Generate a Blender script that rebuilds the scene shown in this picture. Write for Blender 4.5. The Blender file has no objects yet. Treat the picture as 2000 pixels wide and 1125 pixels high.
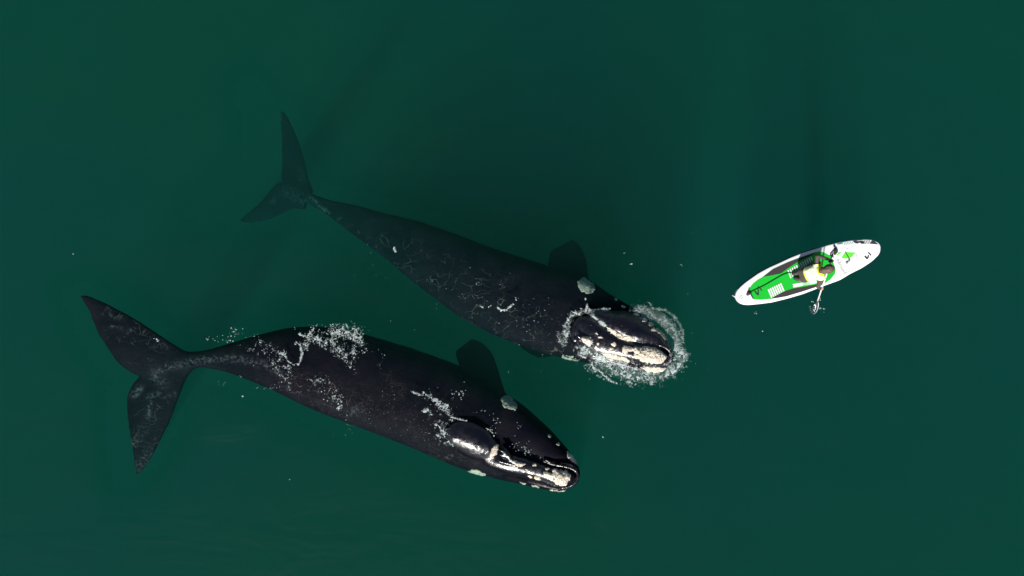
import bpy, bmesh, math, random
import numpy as np
from mathutils import Vector, Matrix
from mathutils.bvhtree import BVHTree
from mathutils.kdtree import KDTree

random.seed(7)
RNG = np.random.default_rng(11)
scene = bpy.context.scene
COL = scene.collection

# ------------------------------------------------------------------ camera
CAM_H = 17.27            # metres above the water, looking straight down
S = 90.0                 # photograph pixels per metre at the water surface
cam_data = bpy.data.cameras.new("camera")
cam_data.sensor_width = 36.0
cam_data.lens = 18.0 / (1000.0 / S / CAM_H)
cam_data.clip_end = 2000.0
cam = bpy.data.objects.new("camera", cam_data)
cam.location = (0, 0, CAM_H)
cam.rotation_euler = (0, 0, 0)
COL.objects.link(cam)
scene.camera = cam

# ------------------------------------------------------------------ light
SUN_EL = math.radians(43)
SUN_DIR = Vector((-0.34, -1.0, 0)).normalized()      # horizontal direction towards the sun
sun_vec = Vector((SUN_DIR.x * math.cos(SUN_EL), SUN_DIR.y * math.cos(SUN_EL), math.sin(SUN_EL)))
world = bpy.data.worlds.new("World")
scene.world = world
world.use_nodes = True
wn = world.node_tree
sky = wn.nodes.new("ShaderNodeTexSky")
sky.sky_type = 'NISHITA'
sky.sun_disc = False
sky.sun_elevation = SUN_EL
sky.sun_rotation = math.atan2(SUN_DIR.x, SUN_DIR.y)
bg = wn.nodes["Background"]
bg.inputs["Strength"].default_value = 0.05
wn.links.new(sky.outputs[0], bg.inputs["Color"])
sl = bpy.data.lights.new("sun", 'SUN')
sl.energy = 5.0
sl.angle = math.radians(2.5)
sl.color = (1.0, 0.96, 0.9)
so = bpy.data.objects.new("sun", sl)
so.rotation_euler = sun_vec.to_track_quat('Z', 'Y').to_euler()
so.location = sun_vec * 60
COL.objects.link(so)
scene.view_settings.view_transform = 'Standard'
scene.view_settings.look = 'None'
scene.view_settings.exposure = 0.35
scene.view_settings.gamma = 1.0
scene.cycles.volume_bounces = 0
scene.cycles.max_bounces = 8

# ------------------------------------------------------------------ helpers
def P(u, v, z=0.0):
    """Point at height z seen at photograph pixel (u, v)."""
    k = (CAM_H - z) / CAM_H / S
    return np.array([(u - 1000.0) * k, (562.5 - v) * k, z])

def to_px(co):
    k = CAM_H * S / (CAM_H - co[:, 2])
    return np.stack([1000.0 + co[:, 0] * k, 562.5 - co[:, 1] * k], 1)

def tag(o, label=None, cat=None, group=None, kind=None):
    if label: o["label"] = label
    if cat: o["category"] = cat
    if group: o["group"] = group
    if kind: o["kind"] = kind
    return o

def new_obj(name, mesh, mat=None, parent=None):
    o = bpy.data.objects.new(name, mesh)
    COL.objects.link(o)
    if mat: 
        mesh.materials.clear()
        mesh.materials.append(mat)
    if parent is not None: o.parent = parent
    return o

def empty(name, loc=(0, 0, 0)):
    o = bpy.data.objects.new(name, None)
    o.empty_display_size = 0.2
    o.location = loc
    COL.objects.link(o)
    return o

def mesh_from(name, verts, faces, smooth=True):
    me = bpy.data.meshes.new(name)
    me.from_pydata([tuple(map(float, v)) for v in verts], [], [tuple(int(i) for i in f) for f in faces])
    me.update()
    if smooth:
        me.polygons.foreach_set("use_smooth", [True] * len(me.polygons))
    return me

def coords(me):
    a = np.empty(len(me.vertices) * 3, np.float32)
    me.vertices.foreach_get("co", a)
    return a.reshape(-1, 3).astype(np.float64)

def set_coords(me, co):
    me.vertices.foreach_set("co", co.astype(np.float32).ravel())
    me.update()

def normals(me):
    a = np.empty(len(me.vertices) * 3, np.float32)
    me.vertices.foreach_get("normal", a)
    return a.reshape(-1, 3).astype(np.float64)

def resample(pts, n, smooth=1):
    p = np.array(pts, float)
    d = np.r_[0, np.cumsum(np.linalg.norm(np.diff(p, axis=0), axis=1))]
    t = np.linspace(0, d[-1], n)
    q = np.stack([np.interp(t, d, p[:, i]) for i in range(p.shape[1])], 1)
    for _ in range(smooth):
        q[1:-1] = 0.25 * q[:-2] + 0.5 * q[1:-1] + 0.25 * q[2:]
    return q

def keyed(t, keys):
    k = np.array(keys, float)
    return np.interp(t, k[:, 0], k[:, 1])

class Geo:
    def __init__(self): self.v, self.f = [], []
    def add(self, v, f):
        b = len(self.v)
        self.v.extend([tuple(map(float, x)) for x in v])
        self.f.extend([tuple(int(i) + b for i in q) for q in f])
    def mesh(self, name, smooth=True): return mesh_from(name, self.v, self.f, smooth)

def loft_rings(rings):
    """rings: (N, M, 3) -> verts, faces with both ends closed."""
    N, M = rings.shape[:2]
    v = rings.reshape(-1, 3).tolist()
    f = []
    for i in range(N - 1):
        for j in range(M):
            a, b = i * M + j, i * M + (j + 1) % M
            f.append((a, b, b + M, a + M))
    v.append(rings[0].mean(0)); v.append(rings[-1].mean(0))
    c0, c1 = N * M, N * M + 1
    for j in range(M):
        f.append((c0, (j + 1) % M, j))
        f.append((c1, (N - 1) * M + j, (N - 1) * M + (j + 1) % M))
    return v, f

def loft_px(Lpx, Rpx, n, ztop, ht, hb, M=36, power=2.2, skew=0.0, smooth=2, widen=1.0):
    """Body between two traced edges. ztop, ht, hb: keyed lists over 0..1 (metres)."""
    L, R = resample(Lpx, n, smooth), resample(Rpx, n, smooth)
    t = np.linspace(0, 1, n)
    zt, h1, h2 = keyed(t, ztop), keyed(t, ht), keyed(t, hb)
    zc = zt - h1
    rings = np.zeros((n, M, 3))
    th = np.linspace(0, 2 * math.pi, M, endpoint=False)
    c, s = np.cos(th), np.sin(th)
    cx = np.sign(c) * np.abs(c) ** (2 / power)
    sx = np.sign(s) * np.abs(s) ** (2 / power)
    for i in range(n):
        a, b = P(*L[i], zc[i]), P(*R[i], zc[i])
        m, hv = (a + b) / 2, (b - a) / 2 * widen
        lat = cx + skew * np.maximum(sx, 0)
        rings[i] = m + lat[:, None] * hv
        rings[i, :, 2] += np.where(sx > 0, sx * h1[i], sx * h2[i])
    return loft_rings(rings)

def tube(pts, r, M=10, closed_ends=True):
    p = np.array(pts, float)
    n = len(p)
    rr = np.broadcast_to(np.array(r, float), (n,))
    rings = np.zeros((n, M, 3))
    th = np.linspace(0, 2 * math.pi, M, endpoint=False)
    up = np.array([0.03, 0.05, 1.0])
    for i in range(n):
        d = p[min(i + 1, n - 1)] - p[max(i - 1, 0)]
        d /= np.linalg.norm(d) + 1e-9
        u_ = up if abs(d @ up) < 0.95 * np.linalg.norm(up) else np.array([1.0, 0.1, 0])
        a = np.cross(d, u_); a /= np.linalg.norm(a)
        b = np.cross(a, d)
        rings[i] = p[i] + rr[i] * (np.cos(th)[:, None] * a + np.sin(th)[:, None] * b)
    return loft_rings(rings)

def evaluate(o):
    dg = bpy.context.evaluated_depsgraph_get()
    return bpy.data.meshes.new_from_object(o.evaluated_get(dg))

def voxel_union(geo, voxel, smooth_iter=3):
    me = geo.mesh("tmp")
    o = new_obj("tmp", me)
    m = o.modifiers.new("r", 'REMESH'); m.mode = 'VOXEL'; m.voxel_size = voxel; m.use_smooth_shade = True
    s = o.modifiers.new("s", 'SMOOTH'); s.factor = 0.5; s.iterations = smooth_iter
    out = evaluate(o)
    bpy.data.objects.remove(o)
    out.polygons.foreach_set("use_smooth", [True] * len(out.polygons))
    return out

# value noise in numpy -------------------------------------------------
def _hash(ix, iy, iz, seed):
    h = (ix * 374761393 + iy * 668265263 + iz * 2147483647 + seed * 1274126177) & 0xFFFFFFFF
    h = ((h ^ (h >> 13)) * 1274126177) & 0xFFFFFFFF
    return ((h ^ (h >> 16)) & 0xFFFF) / 65535.0

def vnoise(p, scale, seed=0):
    q = np.asarray(p, float) * scale
    if q.shape[1] == 2: q = np.c_[q, np.zeros(len(q))]
    i = np.floor(q).astype(np.int64); f = q - i
    f = f * f * (3 - 2 * f)
    r = 0
    for dx in (0, 1):
        for dy in (0, 1):
            for dz in (0, 1):
                w = (f[:, 0] if dx else 1 - f[:, 0]) * (f[:, 1] if dy else 1 - f[:, 1]) * (f[:, 2] if dz else 1 - f[:, 2])
                r = r + w * _hash(i[:, 0] + dx, i[:, 1] + dy, i[:, 2] + dz, seed)
    return r

def fbm(p, scale, octaves=4, seed=0):
    r, a, tot = 0, 1.0, 0
    for k in range(octaves):
        r = r + a * vnoise(p, scale * 2 ** k, seed + k * 17); tot += a; a *= 0.55
    return r / tot

def seg_dist(q, pts):
    """Distance of each q (n,2) to a polyline."""
    pts = np.array(pts, float)
    if len(pts) == 1: return np.linalg.norm(q - pts[0], axis=1)
    best = np.full(len(q), 1e9)
    for a, b in zip(pts[:-1], pts[1:]):
        ab = b - a
        t = np.clip(((q - a) @ ab) / (ab @ ab + 1e-9), 0, 1)
        best = np.minimum(best, np.linalg.norm(q - (a + t[:, None] * ab), axis=1))
    return best

def in_poly(q, poly):
    poly = np.array(poly, float)
    x, y = q[:, 0], q[:, 1]
    ins = np.zeros(len(q), bool)
    j = len(poly) - 1
    for i in range(len(poly)):
        xi, yi, xj, yj = *poly[i], *poly[j]
        c = ((yi > y) != (yj > y)) & (x < (xj - xi) * (y - yi) / (yj - yi + 1e-12) + xi)
        ins ^= c
        j = i
    return ins

def strokes_field(q, strokes):
    """strokes: (points, radius, strength) -> max of soft strokes."""
    r = np.zeros(len(q))
    for pts, rad, st in strokes:
        d = seg_dist(q, pts)
        r = np.maximum(r, st * np.exp(-(d / rad) ** 2))
    return r

def zoomed(pts, ox, oy, sc): return [(ox + x / sc, oy + y / sc) for x, y in pts]

# ------------------------------------------------------------------ materials
def mat_new(name):
    m = bpy.data.materials.new(name); m.use_nodes = True
    nt = m.node_tree
    return m, nt, nt.nodes["Principled BSDF"]

def simple_mat(name, col, rough=0.5, spec=0.5, noise=None, bump=None):
    m, nt, b = mat_new(name)
    b.inputs["Base Color"].default_value = (*col, 1)
    b.inputs["Roughness"].default_value = rough
    b.inputs["Specular IOR Level"].default_value = spec
    tc = nt.nodes.new("ShaderNodeTexCoord")
    if noise:
        sc, amt = noise
        n = nt.nodes.new("ShaderNodeTexNoise"); n.inputs["Scale"].default_value = sc; n.inputs["Detail"].default_value = 5
        nt.links.new(tc.outputs["Object"], n.inputs["Vector"])
        mx = nt.nodes.new("ShaderNodeMix"); mx.data_type = 'RGBA'
        mx.inputs["A"].default_value = (*[c * (1 - amt) for c in col], 1)
        mx.inputs["B"].default_value = (*[min(1, c * (1 + amt)) for c in col], 1)
        nt.links.new(n.outputs["Fac"], mx.inputs["Factor"])
        nt.links.new(mx.outputs["Result"], b.inputs["Base Color"])
    if bump:
        sc, st, dist = bump
        n = nt.nodes.new("ShaderNodeTexNoise"); n.inputs["Scale"].default_value = sc; n.inputs["Detail"].default_value = 4
        nt.links.new(tc.outputs["Object"], n.inputs["Vector"])
        bp = nt.nodes.new("ShaderNodeBump"); bp.inputs["Strength"].default_value = st; bp.inputs["Distance"].default_value = dist
        nt.links.new(n.outputs["Fac"], bp.inputs["Height"])
        nt.links.new(bp.outputs["Normal"], b.inputs["Normal"])
    return m

def ramp_map(nt, sock, lo, hi, a=0.0, b=1.0, smooth=True):
    n = nt.nodes.new("ShaderNodeMapRange")
    n.interpolation_type = 'SMOOTHSTEP' if smooth else 'LINEAR'
    n.inputs["From Min"].default_value = lo; n.inputs["From Max"].default_value = hi
    n.inputs["To Min"].default_value = a; n.inputs["To Max"].default_value = b
    nt.links.new(sock, n.inputs["Value"])
    return n.outputs["Result"]

def math_node(nt, op, a, b):
    n = nt.nodes.new("ShaderNodeMath"); n.operation = op
    for k, s in enumerate((a, b)):
        if isinstance(s, (int, float)): n.inputs[k].default_value = s
        else: nt.links.new(s, n.inputs[k])
    return n.outputs[0]

def mix_col(nt, fac, a, b):
    n = nt.nodes.new("ShaderNodeMix"); n.data_type = 'RGBA'
    if isinstance(fac, (int, float)): n.inputs["Factor"].default_value = fac
    else: nt.links.new(fac, n.inputs["Factor"])
    for key, s in (("A", a), ("B", b)):
        if isinstance(s, tuple): n.inputs[key].default_value = (*s, 1)
        else: nt.links.new(s, n.inputs[key])
    return n.outputs["Result"]

def attr(nt, name):
    n = nt.nodes.new("ShaderNodeAttribute"); n.attribute_name = name
    return n.outputs["Fac"]

def whale_skin():
    m, nt, b = mat_new("whale_skin")
    L = nt.links
    geo = nt.nodes.new("ShaderNodeNewGeometry")
    sep = nt.nodes.new("ShaderNodeSeparateXYZ"); L.new(geo.outputs["Position"], sep.inputs[0])
    dry = ramp_map(nt, sep.outputs["Z"], -0.015, 0.03)          # out of the water: a wet film over the skin
    pos = geo.outputs["Position"]
    # patchy black skin, with the sky's bluish sheen added to its colour
    n1 = nt.nodes.new("ShaderNodeTexNoise"); n1.inputs["Scale"].default_value = 2.2; n1.inputs["Detail"].default_value = 6
    L.new(pos, n1.inputs["Vector"])
    base = mix_col(nt, ramp_map(nt, n1.outputs["Fac"], 0.35, 0.7), (0.0028, 0.0028, 0.0066), (0.0066, 0.0056, 0.0096))
    # fine mottling of the skin
    n2 = nt.nodes.new("ShaderNodeTexNoise"); n2.inputs["Scale"].default_value = 38; n2.inputs["Detail"].default_value = 4; n2.inputs["Roughness"].default_value = 0.7
    L.new(pos, n2.inputs["Vector"])
    n3 = nt.nodes.new("ShaderNodeTexNoise"); n3.inputs["Scale"].default_value = 5; n3.inputs["Detail"].default_value = 3
    L.new(pos, n3.inputs["Vector"])
    mot = math_node(nt, 'MULTIPLY', ramp_map(nt, n2.outputs["Fac"], 0.50, 0.72), ramp_map(nt, n3.outputs["Fac"], 0.3, 0.6))
    mot = math_node(nt, 'MULTIPLY', mot, attr(nt, "mottle"))
    c = mix_col(nt, mot, base, (0.044, 0.037, 0.038))
    # caustic lines: sunlight focused by ripples, painted into the skin colour
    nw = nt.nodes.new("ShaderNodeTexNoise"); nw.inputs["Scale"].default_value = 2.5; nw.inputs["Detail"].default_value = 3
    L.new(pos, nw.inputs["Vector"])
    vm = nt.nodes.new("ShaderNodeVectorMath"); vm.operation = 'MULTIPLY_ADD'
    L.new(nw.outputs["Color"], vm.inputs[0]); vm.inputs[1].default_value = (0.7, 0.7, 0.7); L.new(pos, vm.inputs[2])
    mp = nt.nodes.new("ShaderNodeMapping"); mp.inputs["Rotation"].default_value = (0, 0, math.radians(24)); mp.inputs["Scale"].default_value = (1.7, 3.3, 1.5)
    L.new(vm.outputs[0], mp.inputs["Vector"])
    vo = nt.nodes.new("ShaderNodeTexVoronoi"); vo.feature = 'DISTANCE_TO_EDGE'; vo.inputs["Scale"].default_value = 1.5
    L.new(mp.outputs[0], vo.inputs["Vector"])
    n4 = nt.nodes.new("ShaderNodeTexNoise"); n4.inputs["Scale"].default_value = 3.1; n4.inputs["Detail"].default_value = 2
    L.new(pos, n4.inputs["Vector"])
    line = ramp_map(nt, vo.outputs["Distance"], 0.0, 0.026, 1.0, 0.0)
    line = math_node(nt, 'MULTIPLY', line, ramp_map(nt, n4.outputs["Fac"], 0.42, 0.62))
    line = math_node(nt, 'MULTIPLY', line, attr(nt, "caustic"))
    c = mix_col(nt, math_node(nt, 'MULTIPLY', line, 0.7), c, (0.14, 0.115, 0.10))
    # pale patches along the given strokes
    n5 = nt.nodes.new("ShaderNodeTexNoise"); n5.inputs["Scale"].default_value = 15; n5.inputs["Detail"].default_value = 6; n5.inputs["Roughness"].default_value = 0.65
    L.new(pos, n5.inputs["Vector"])
    pale = math_node(nt, 'MULTIPLY', math_node(nt, 'MULTIPLY', attr(nt, "pale"), 0.5), ramp_map(nt, n5.outputs["Fac"], 0.42, 0.66))
    c = mix_col(nt, pale, c, (0.14, 0.15, 0.155))
    L.new(c, b.inputs["Base Color"])
    nr = nt.nodes.new("ShaderNodeTexNoise"); nr.inputs["Scale"].default_value = 7; nr.inputs["Detail"].default_value = 5; nr.inputs["Roughness"].default_value = 0.65
    L.new(pos, nr.inputs["Vector"])
    wet = ramp_map(nt, nr.outputs["Fac"], 0.40, 0.65, 0.2, 0.38)
    L.new(math_node(nt, 'ADD', math_node(nt, 'MULTIPLY', wet, dry), math_node(nt, 'MULTIPLY', math_node(nt, 'SUBTRACT', 1.0, dry), 0.6)), b.inputs["Roughness"])
    L.new(ramp_map(nt, dry, 0, 1, 0.03, 0.7, False), b.inputs["Specular IOR Level"])
    n6 = nt.nodes.new("ShaderNodeTexNoise"); n6.inputs["Scale"].default_value = 14; n6.inputs["Detail"].default_value = 5
    L.new(pos, n6.inputs["Vector"])
    bp = nt.nodes.new("ShaderNodeBump"); bp.inputs["Strength"].default_value = 0.5; bp.inputs["Distance"].default_value = 0.02
    L.new(n6.outputs["Fac"], bp.inputs["Height"]); L.new(bp.outputs["Normal"], b.inputs["Normal"])
    return m

def callosity_mat(dark=(0.60, 0.53, 0.41), light=(0.85, 0.80, 0.69)):
    m, nt, b = mat_new("callosity_crust")
    L = nt.links
    geo = nt.nodes.new("ShaderNodeNewGeometry")
    pos = geo.outputs["Position"]
    n = nt.nodes.new("ShaderNodeTexNoise"); n.inputs["Scale"].default_value = 12; n.inputs["Detail"].default_value = 5
    L.new(pos, n.inputs["Vector"])
    v = nt.nodes.new("ShaderNodeTexVoronoi"); v.inputs["Scale"].default_value = 34; v.inputs["Randomness"].default_value = 1
    L.new(pos, v.inputs["Vector"])
    c = mix_col(nt, ramp_map(nt, n.outputs["Fac"], 0.3, 0.7), dark, light)
    n2 = nt.nodes.new("ShaderNodeTexNoise"); n2.inputs["Scale"].default_value = 48; n2.inputs["Detail"].default_value = 3
    L.new(pos, n2.inputs["Vector"])
    c = mix_col(nt, ramp_map(nt, n2.outputs["Fac"], 0.60, 0.70), c, (0.22, 0.18, 0.12))
    c = mix_col(nt, math_node(nt, 'MULTIPLY', ramp_map(nt, v.outputs["Distance"], 0.42, 0.66), 0.6), c, (0.22, 0.17, 0.11))
    L.new(c, b.inputs["Base Color"])
    b.inputs["Roughness"].default_value = 0.85
    b.inputs["Specular IOR Level"].default_value = 0.2
    bp = nt.nodes.new("ShaderNodeBump"); bp.inputs["Strength"].default_value = 0.3; bp.inputs["Distance"].default_value = 0.012
    bp.invert = True
    L.new(v.outputs["Distance"], bp.inputs["Height"]); L.new(bp.outputs["Normal"], b.inputs["Normal"])
    return m

M_SKIN = whale_skin()
M_CALL = callosity_mat()
M_CALL_GREY = callosity_mat((0.20, 0.23, 0.19), (0.42, 0.46, 0.38))  # dimming and green cast of overlying water painted into this copy
M_FOAM = simple_mat("sea_foam", (0.48, 0.56, 0.555), 0.6, 0.3, noise=(18, 0.3))
def _foam_alpha():
    nt = M_FOAM.node_tree
    n = nt.nodes.new("ShaderNodeTexNoise"); n.inputs["Scale"].default_value = 16; n.inputs["Detail"].default_value = 4
    g = nt.nodes.new("ShaderNodeNewGeometry"); nt.links.new(g.outputs["Position"], n.inputs["Vector"])
    al = math_node(nt, "MULTIPLY", ramp_map(nt, n.outputs["Fac"], 0.32, 0.62, 0.35, 0.95), attr(nt, "cover"))
    nt.links.new(al, nt.nodes["Principled BSDF"].inputs["Alpha"])
_foam_alpha()

# ------------------------------------------------------------------ the sea
SIG_S = (0.0056, 0.0232, 0.0190)     # scattered per metre
SIG_A = (0.40, 0.072, 0.087)      # absorbed per metre
def build_sea():
    # top face gently rippled, the sides and the bottom far away
    n = 121
    ext = 260.0
    t = np.linspace(-1, 1, n)
    ax = np.sign(t) * (np.abs(t) ** 3) * ext + t * 10
    gx, gy = np.meshgrid(ax, ax, indexing='ij')
    q = np.c_[gx.ravel(), gy.ravel()]
    fade = np.exp(-(np.linalg.norm(q, axis=1) / 60) ** 2)
    z = 0.0 * fade
    v = np.c_[q, z].tolist()
    f = []
    for i in range(n - 1):
        for j in range(n - 1):
            f.append((i * n + j, (i + 1) * n + j, (i + 1) * n + j + 1, i * n + j + 1))
    border = [i * n for i in range(n)] + [(n - 1) * n + j for j in range(1, n)] + [i * n + n - 1 for i in range(n - 2, -1, -1)] + [j for j in range(n - 2, 0, -1)]
    low = {}
    for b in border:
        low[b] = len(v); v.append((v[b][0], v[b][1], -34.0))
    for a, b in zip(border, border[1:] + border[:1]):
        f.append((b, a, low[a], low[b]))
    f.append([low[b] for b in border])
    me = mesh_from("water", v, f, False)
    bm = bmesh.new(); bm.from_mesh(me); bmesh.ops.recalc_face_normals(bm, faces=bm.faces); bm.to_mesh(me); bm.free()
    m = bpy.data.materials.new("sea_water"); m.use_nodes = True
    nt = m.node_tree; nt.nodes.clear()
    out = nt.nodes.new("ShaderNodeOutputMaterial")
    sc = nt.nodes.new("ShaderNodeVolumeScatter")
    D = max(SIG_S); sc.inputs["Density"].default_value = D
    sc.inputs["Color"].default_value = (*[s / D for s in SIG_S], 1); sc.inputs["Anisotropy"].default_value = 0.0
    ab = nt.nodes.new("ShaderNodeVolumeAbsorption")
    A = max(SIG_A); ab.inputs["Density"].default_value = A
    ab.inputs["Color"].default_value = (*[1 - a / A for a in SIG_A], 1)
    add = nt.nodes.new("ShaderNodeAddShader")
    nt.links.new(sc.outputs[0], add.inputs[0]); nt.links.new(ab.outputs[0], add.inputs[1])
    nt.links.new(add.outputs[0], out.inputs["Volume"])
    o = new_obj("water", me, m); tag(o, kind="structure")
    # the sea floor
    g = Geo()
    g.add([(-ext - 20, -ext - 20, -34.3), (ext + 20, -ext - 20, -34.3), (ext + 20, ext + 20, -34.3), (-ext - 20, ext + 20, -34.3)], [(0, 1, 2, 3)])
    o = new_obj("seabed", g.mesh("seabed", False), simple_mat("seabed_silt", (0.08, 0.11, 0.085), 0.9, 0.1, noise=(0.05, 0.5)))
    tag(o, kind="structure")
build_sea()

# ------------------------------------------------------------------ whales
def paint(me, name, val):
    a = me.attributes.new(name, 'FLOAT', 'POINT')
    a.data.foreach_set("value", np.asarray(val, np.float32))

def wrinkle(me, amt=0.012, scale=1.6, seed=3):
    co, no = coords(me), normals(me)
    d = (fbm(co, scale, 5, seed) - 0.5) * 2 * amt
    set_coords(me, co + no * d[:, None])

def bvh_of(me):
    return BVHTree.FromPolygons([tuple(c) for c in coords(me)], [tuple(p.vertices) for p in me.polygons])

def callosity(parent, bvh, poly, height=0.04, seed=0, label=None, step=1.0, lump=1.0, zref=0.0, mat=None):
    """A raised rough crust grown on the skin inside a traced outline."""
    poly = np.array(poly, float)
    for _ in range(2):
        nx_ = np.roll(poly, -1, 0)
        poly = np.stack([poly * .75 + nx_ * .25, poly * .25 + nx_ * .75], 1).reshape(-1, 2)
    lo, hi = poly.min(0) - step, poly.max(0) + step
    nx, ny = int((hi[0] - lo[0]) / step) + 2, int((hi[1] - lo[1]) / step) + 2
    gx, gy = np.meshgrid(np.arange(nx) * step + lo[0], np.arange(ny) * step + lo[1], indexing='ij')
    q = np.c_[gx.ravel(), gy.ravel()]
    w = q + 4.0 * np.c_[vnoise(q, 0.22, seed) - .5, vnoise(q, 0.22, seed + 5) - .5] + 1.6 * np.c_[vnoise(q, 0.6, seed + 1) - .5, vnoise(q, 0.6, seed + 6) - .5]
    ins = in_poly(w, poly)
    d = seg_dist(w, np.r_[poly, poly[:1]])
    sd = np.where(ins, d, -d)
    keep = sd > -0.8
    size = max(2.0, min((hi - lo)) * 0.3)
    camo = Vector((0, 0, CAM_H))
    v, idx = [], -np.ones(len(q), int)
    bumps = fbm(q, 0.22, 3, seed + 9)
    fine = vnoise(q, 0.6, seed + 3)
    for k in np.nonzero(keep)[0]:
        target = Vector(P(q[k, 0], q[k, 1], 0.0))
        dr = (target - camo).normalized()
        hit, nor, _, _ = bvh.ray_cast(camo, dr)
        if hit is None:
            hit, nor, _, _ = bvh.find_nearest(Vector(P(q[k, 0], q[k, 1], zref)))
            if hit is None: continue
        rim = min(1.0, max(0.0, sd[k]) / size)
        hgt = -0.012 if sd[k] <= 0 else height * (math.sqrt(rim) * (0.6 + 0.6 * bumps[k] * lump) + 0.16 * (fine[k] - 0.4))
        nn = (nor + Vector((0, 0, 0.6))).normalized()
        idx[k] = len(v); v.append(hit + nn * hgt)
    f = []
    I = idx.reshape(nx, ny)
    for i in range(nx - 1):
        for j in range(ny - 1):
            c = (I[i, j], I[i, j + 1], I[i + 1, j + 1], I[i + 1, j])
            if min(c) >= 0: f.append(c)
    if not f: return None
    me = mesh_from("callosity", v, f)
    bm = bmesh.new(); bm.from_mesh(me)
    bmesh.ops.delete(bm, geom=[x for x in bm.verts if not x.link_faces], context='VERTS')
    bm.to_mesh(me); bm.free()
    o = new_obj("callosity", me, mat or M_CALL, parent)
    if label: o["label"] = label
    return o

def ell(cx, cy, a, b, rot=0, n=18):
    r = math.radians(rot)
    return [(cx + a * math.cos(t) * math.cos(r) - b * math.sin(t) * math.sin(r),
             cy + a * math.cos(t) * math.sin(r) + b * math.sin(t) * math.cos(r)) for t in np.linspace(0, 2 * math.pi, n, endpoint=False)]

def half_keys(L, R, ratio, n=14, clip=None):
    l, r = resample(L, n, 1), resample(R, n, 1)
    h = np.linalg.norm(l - r, axis=1) / 2 / S
    if clip: h = np.minimum(h, clip)
    return [(k / (n - 1), max(0.03, h[k] * ratio)) for k in range(n)]

VOX = 0.028

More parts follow.
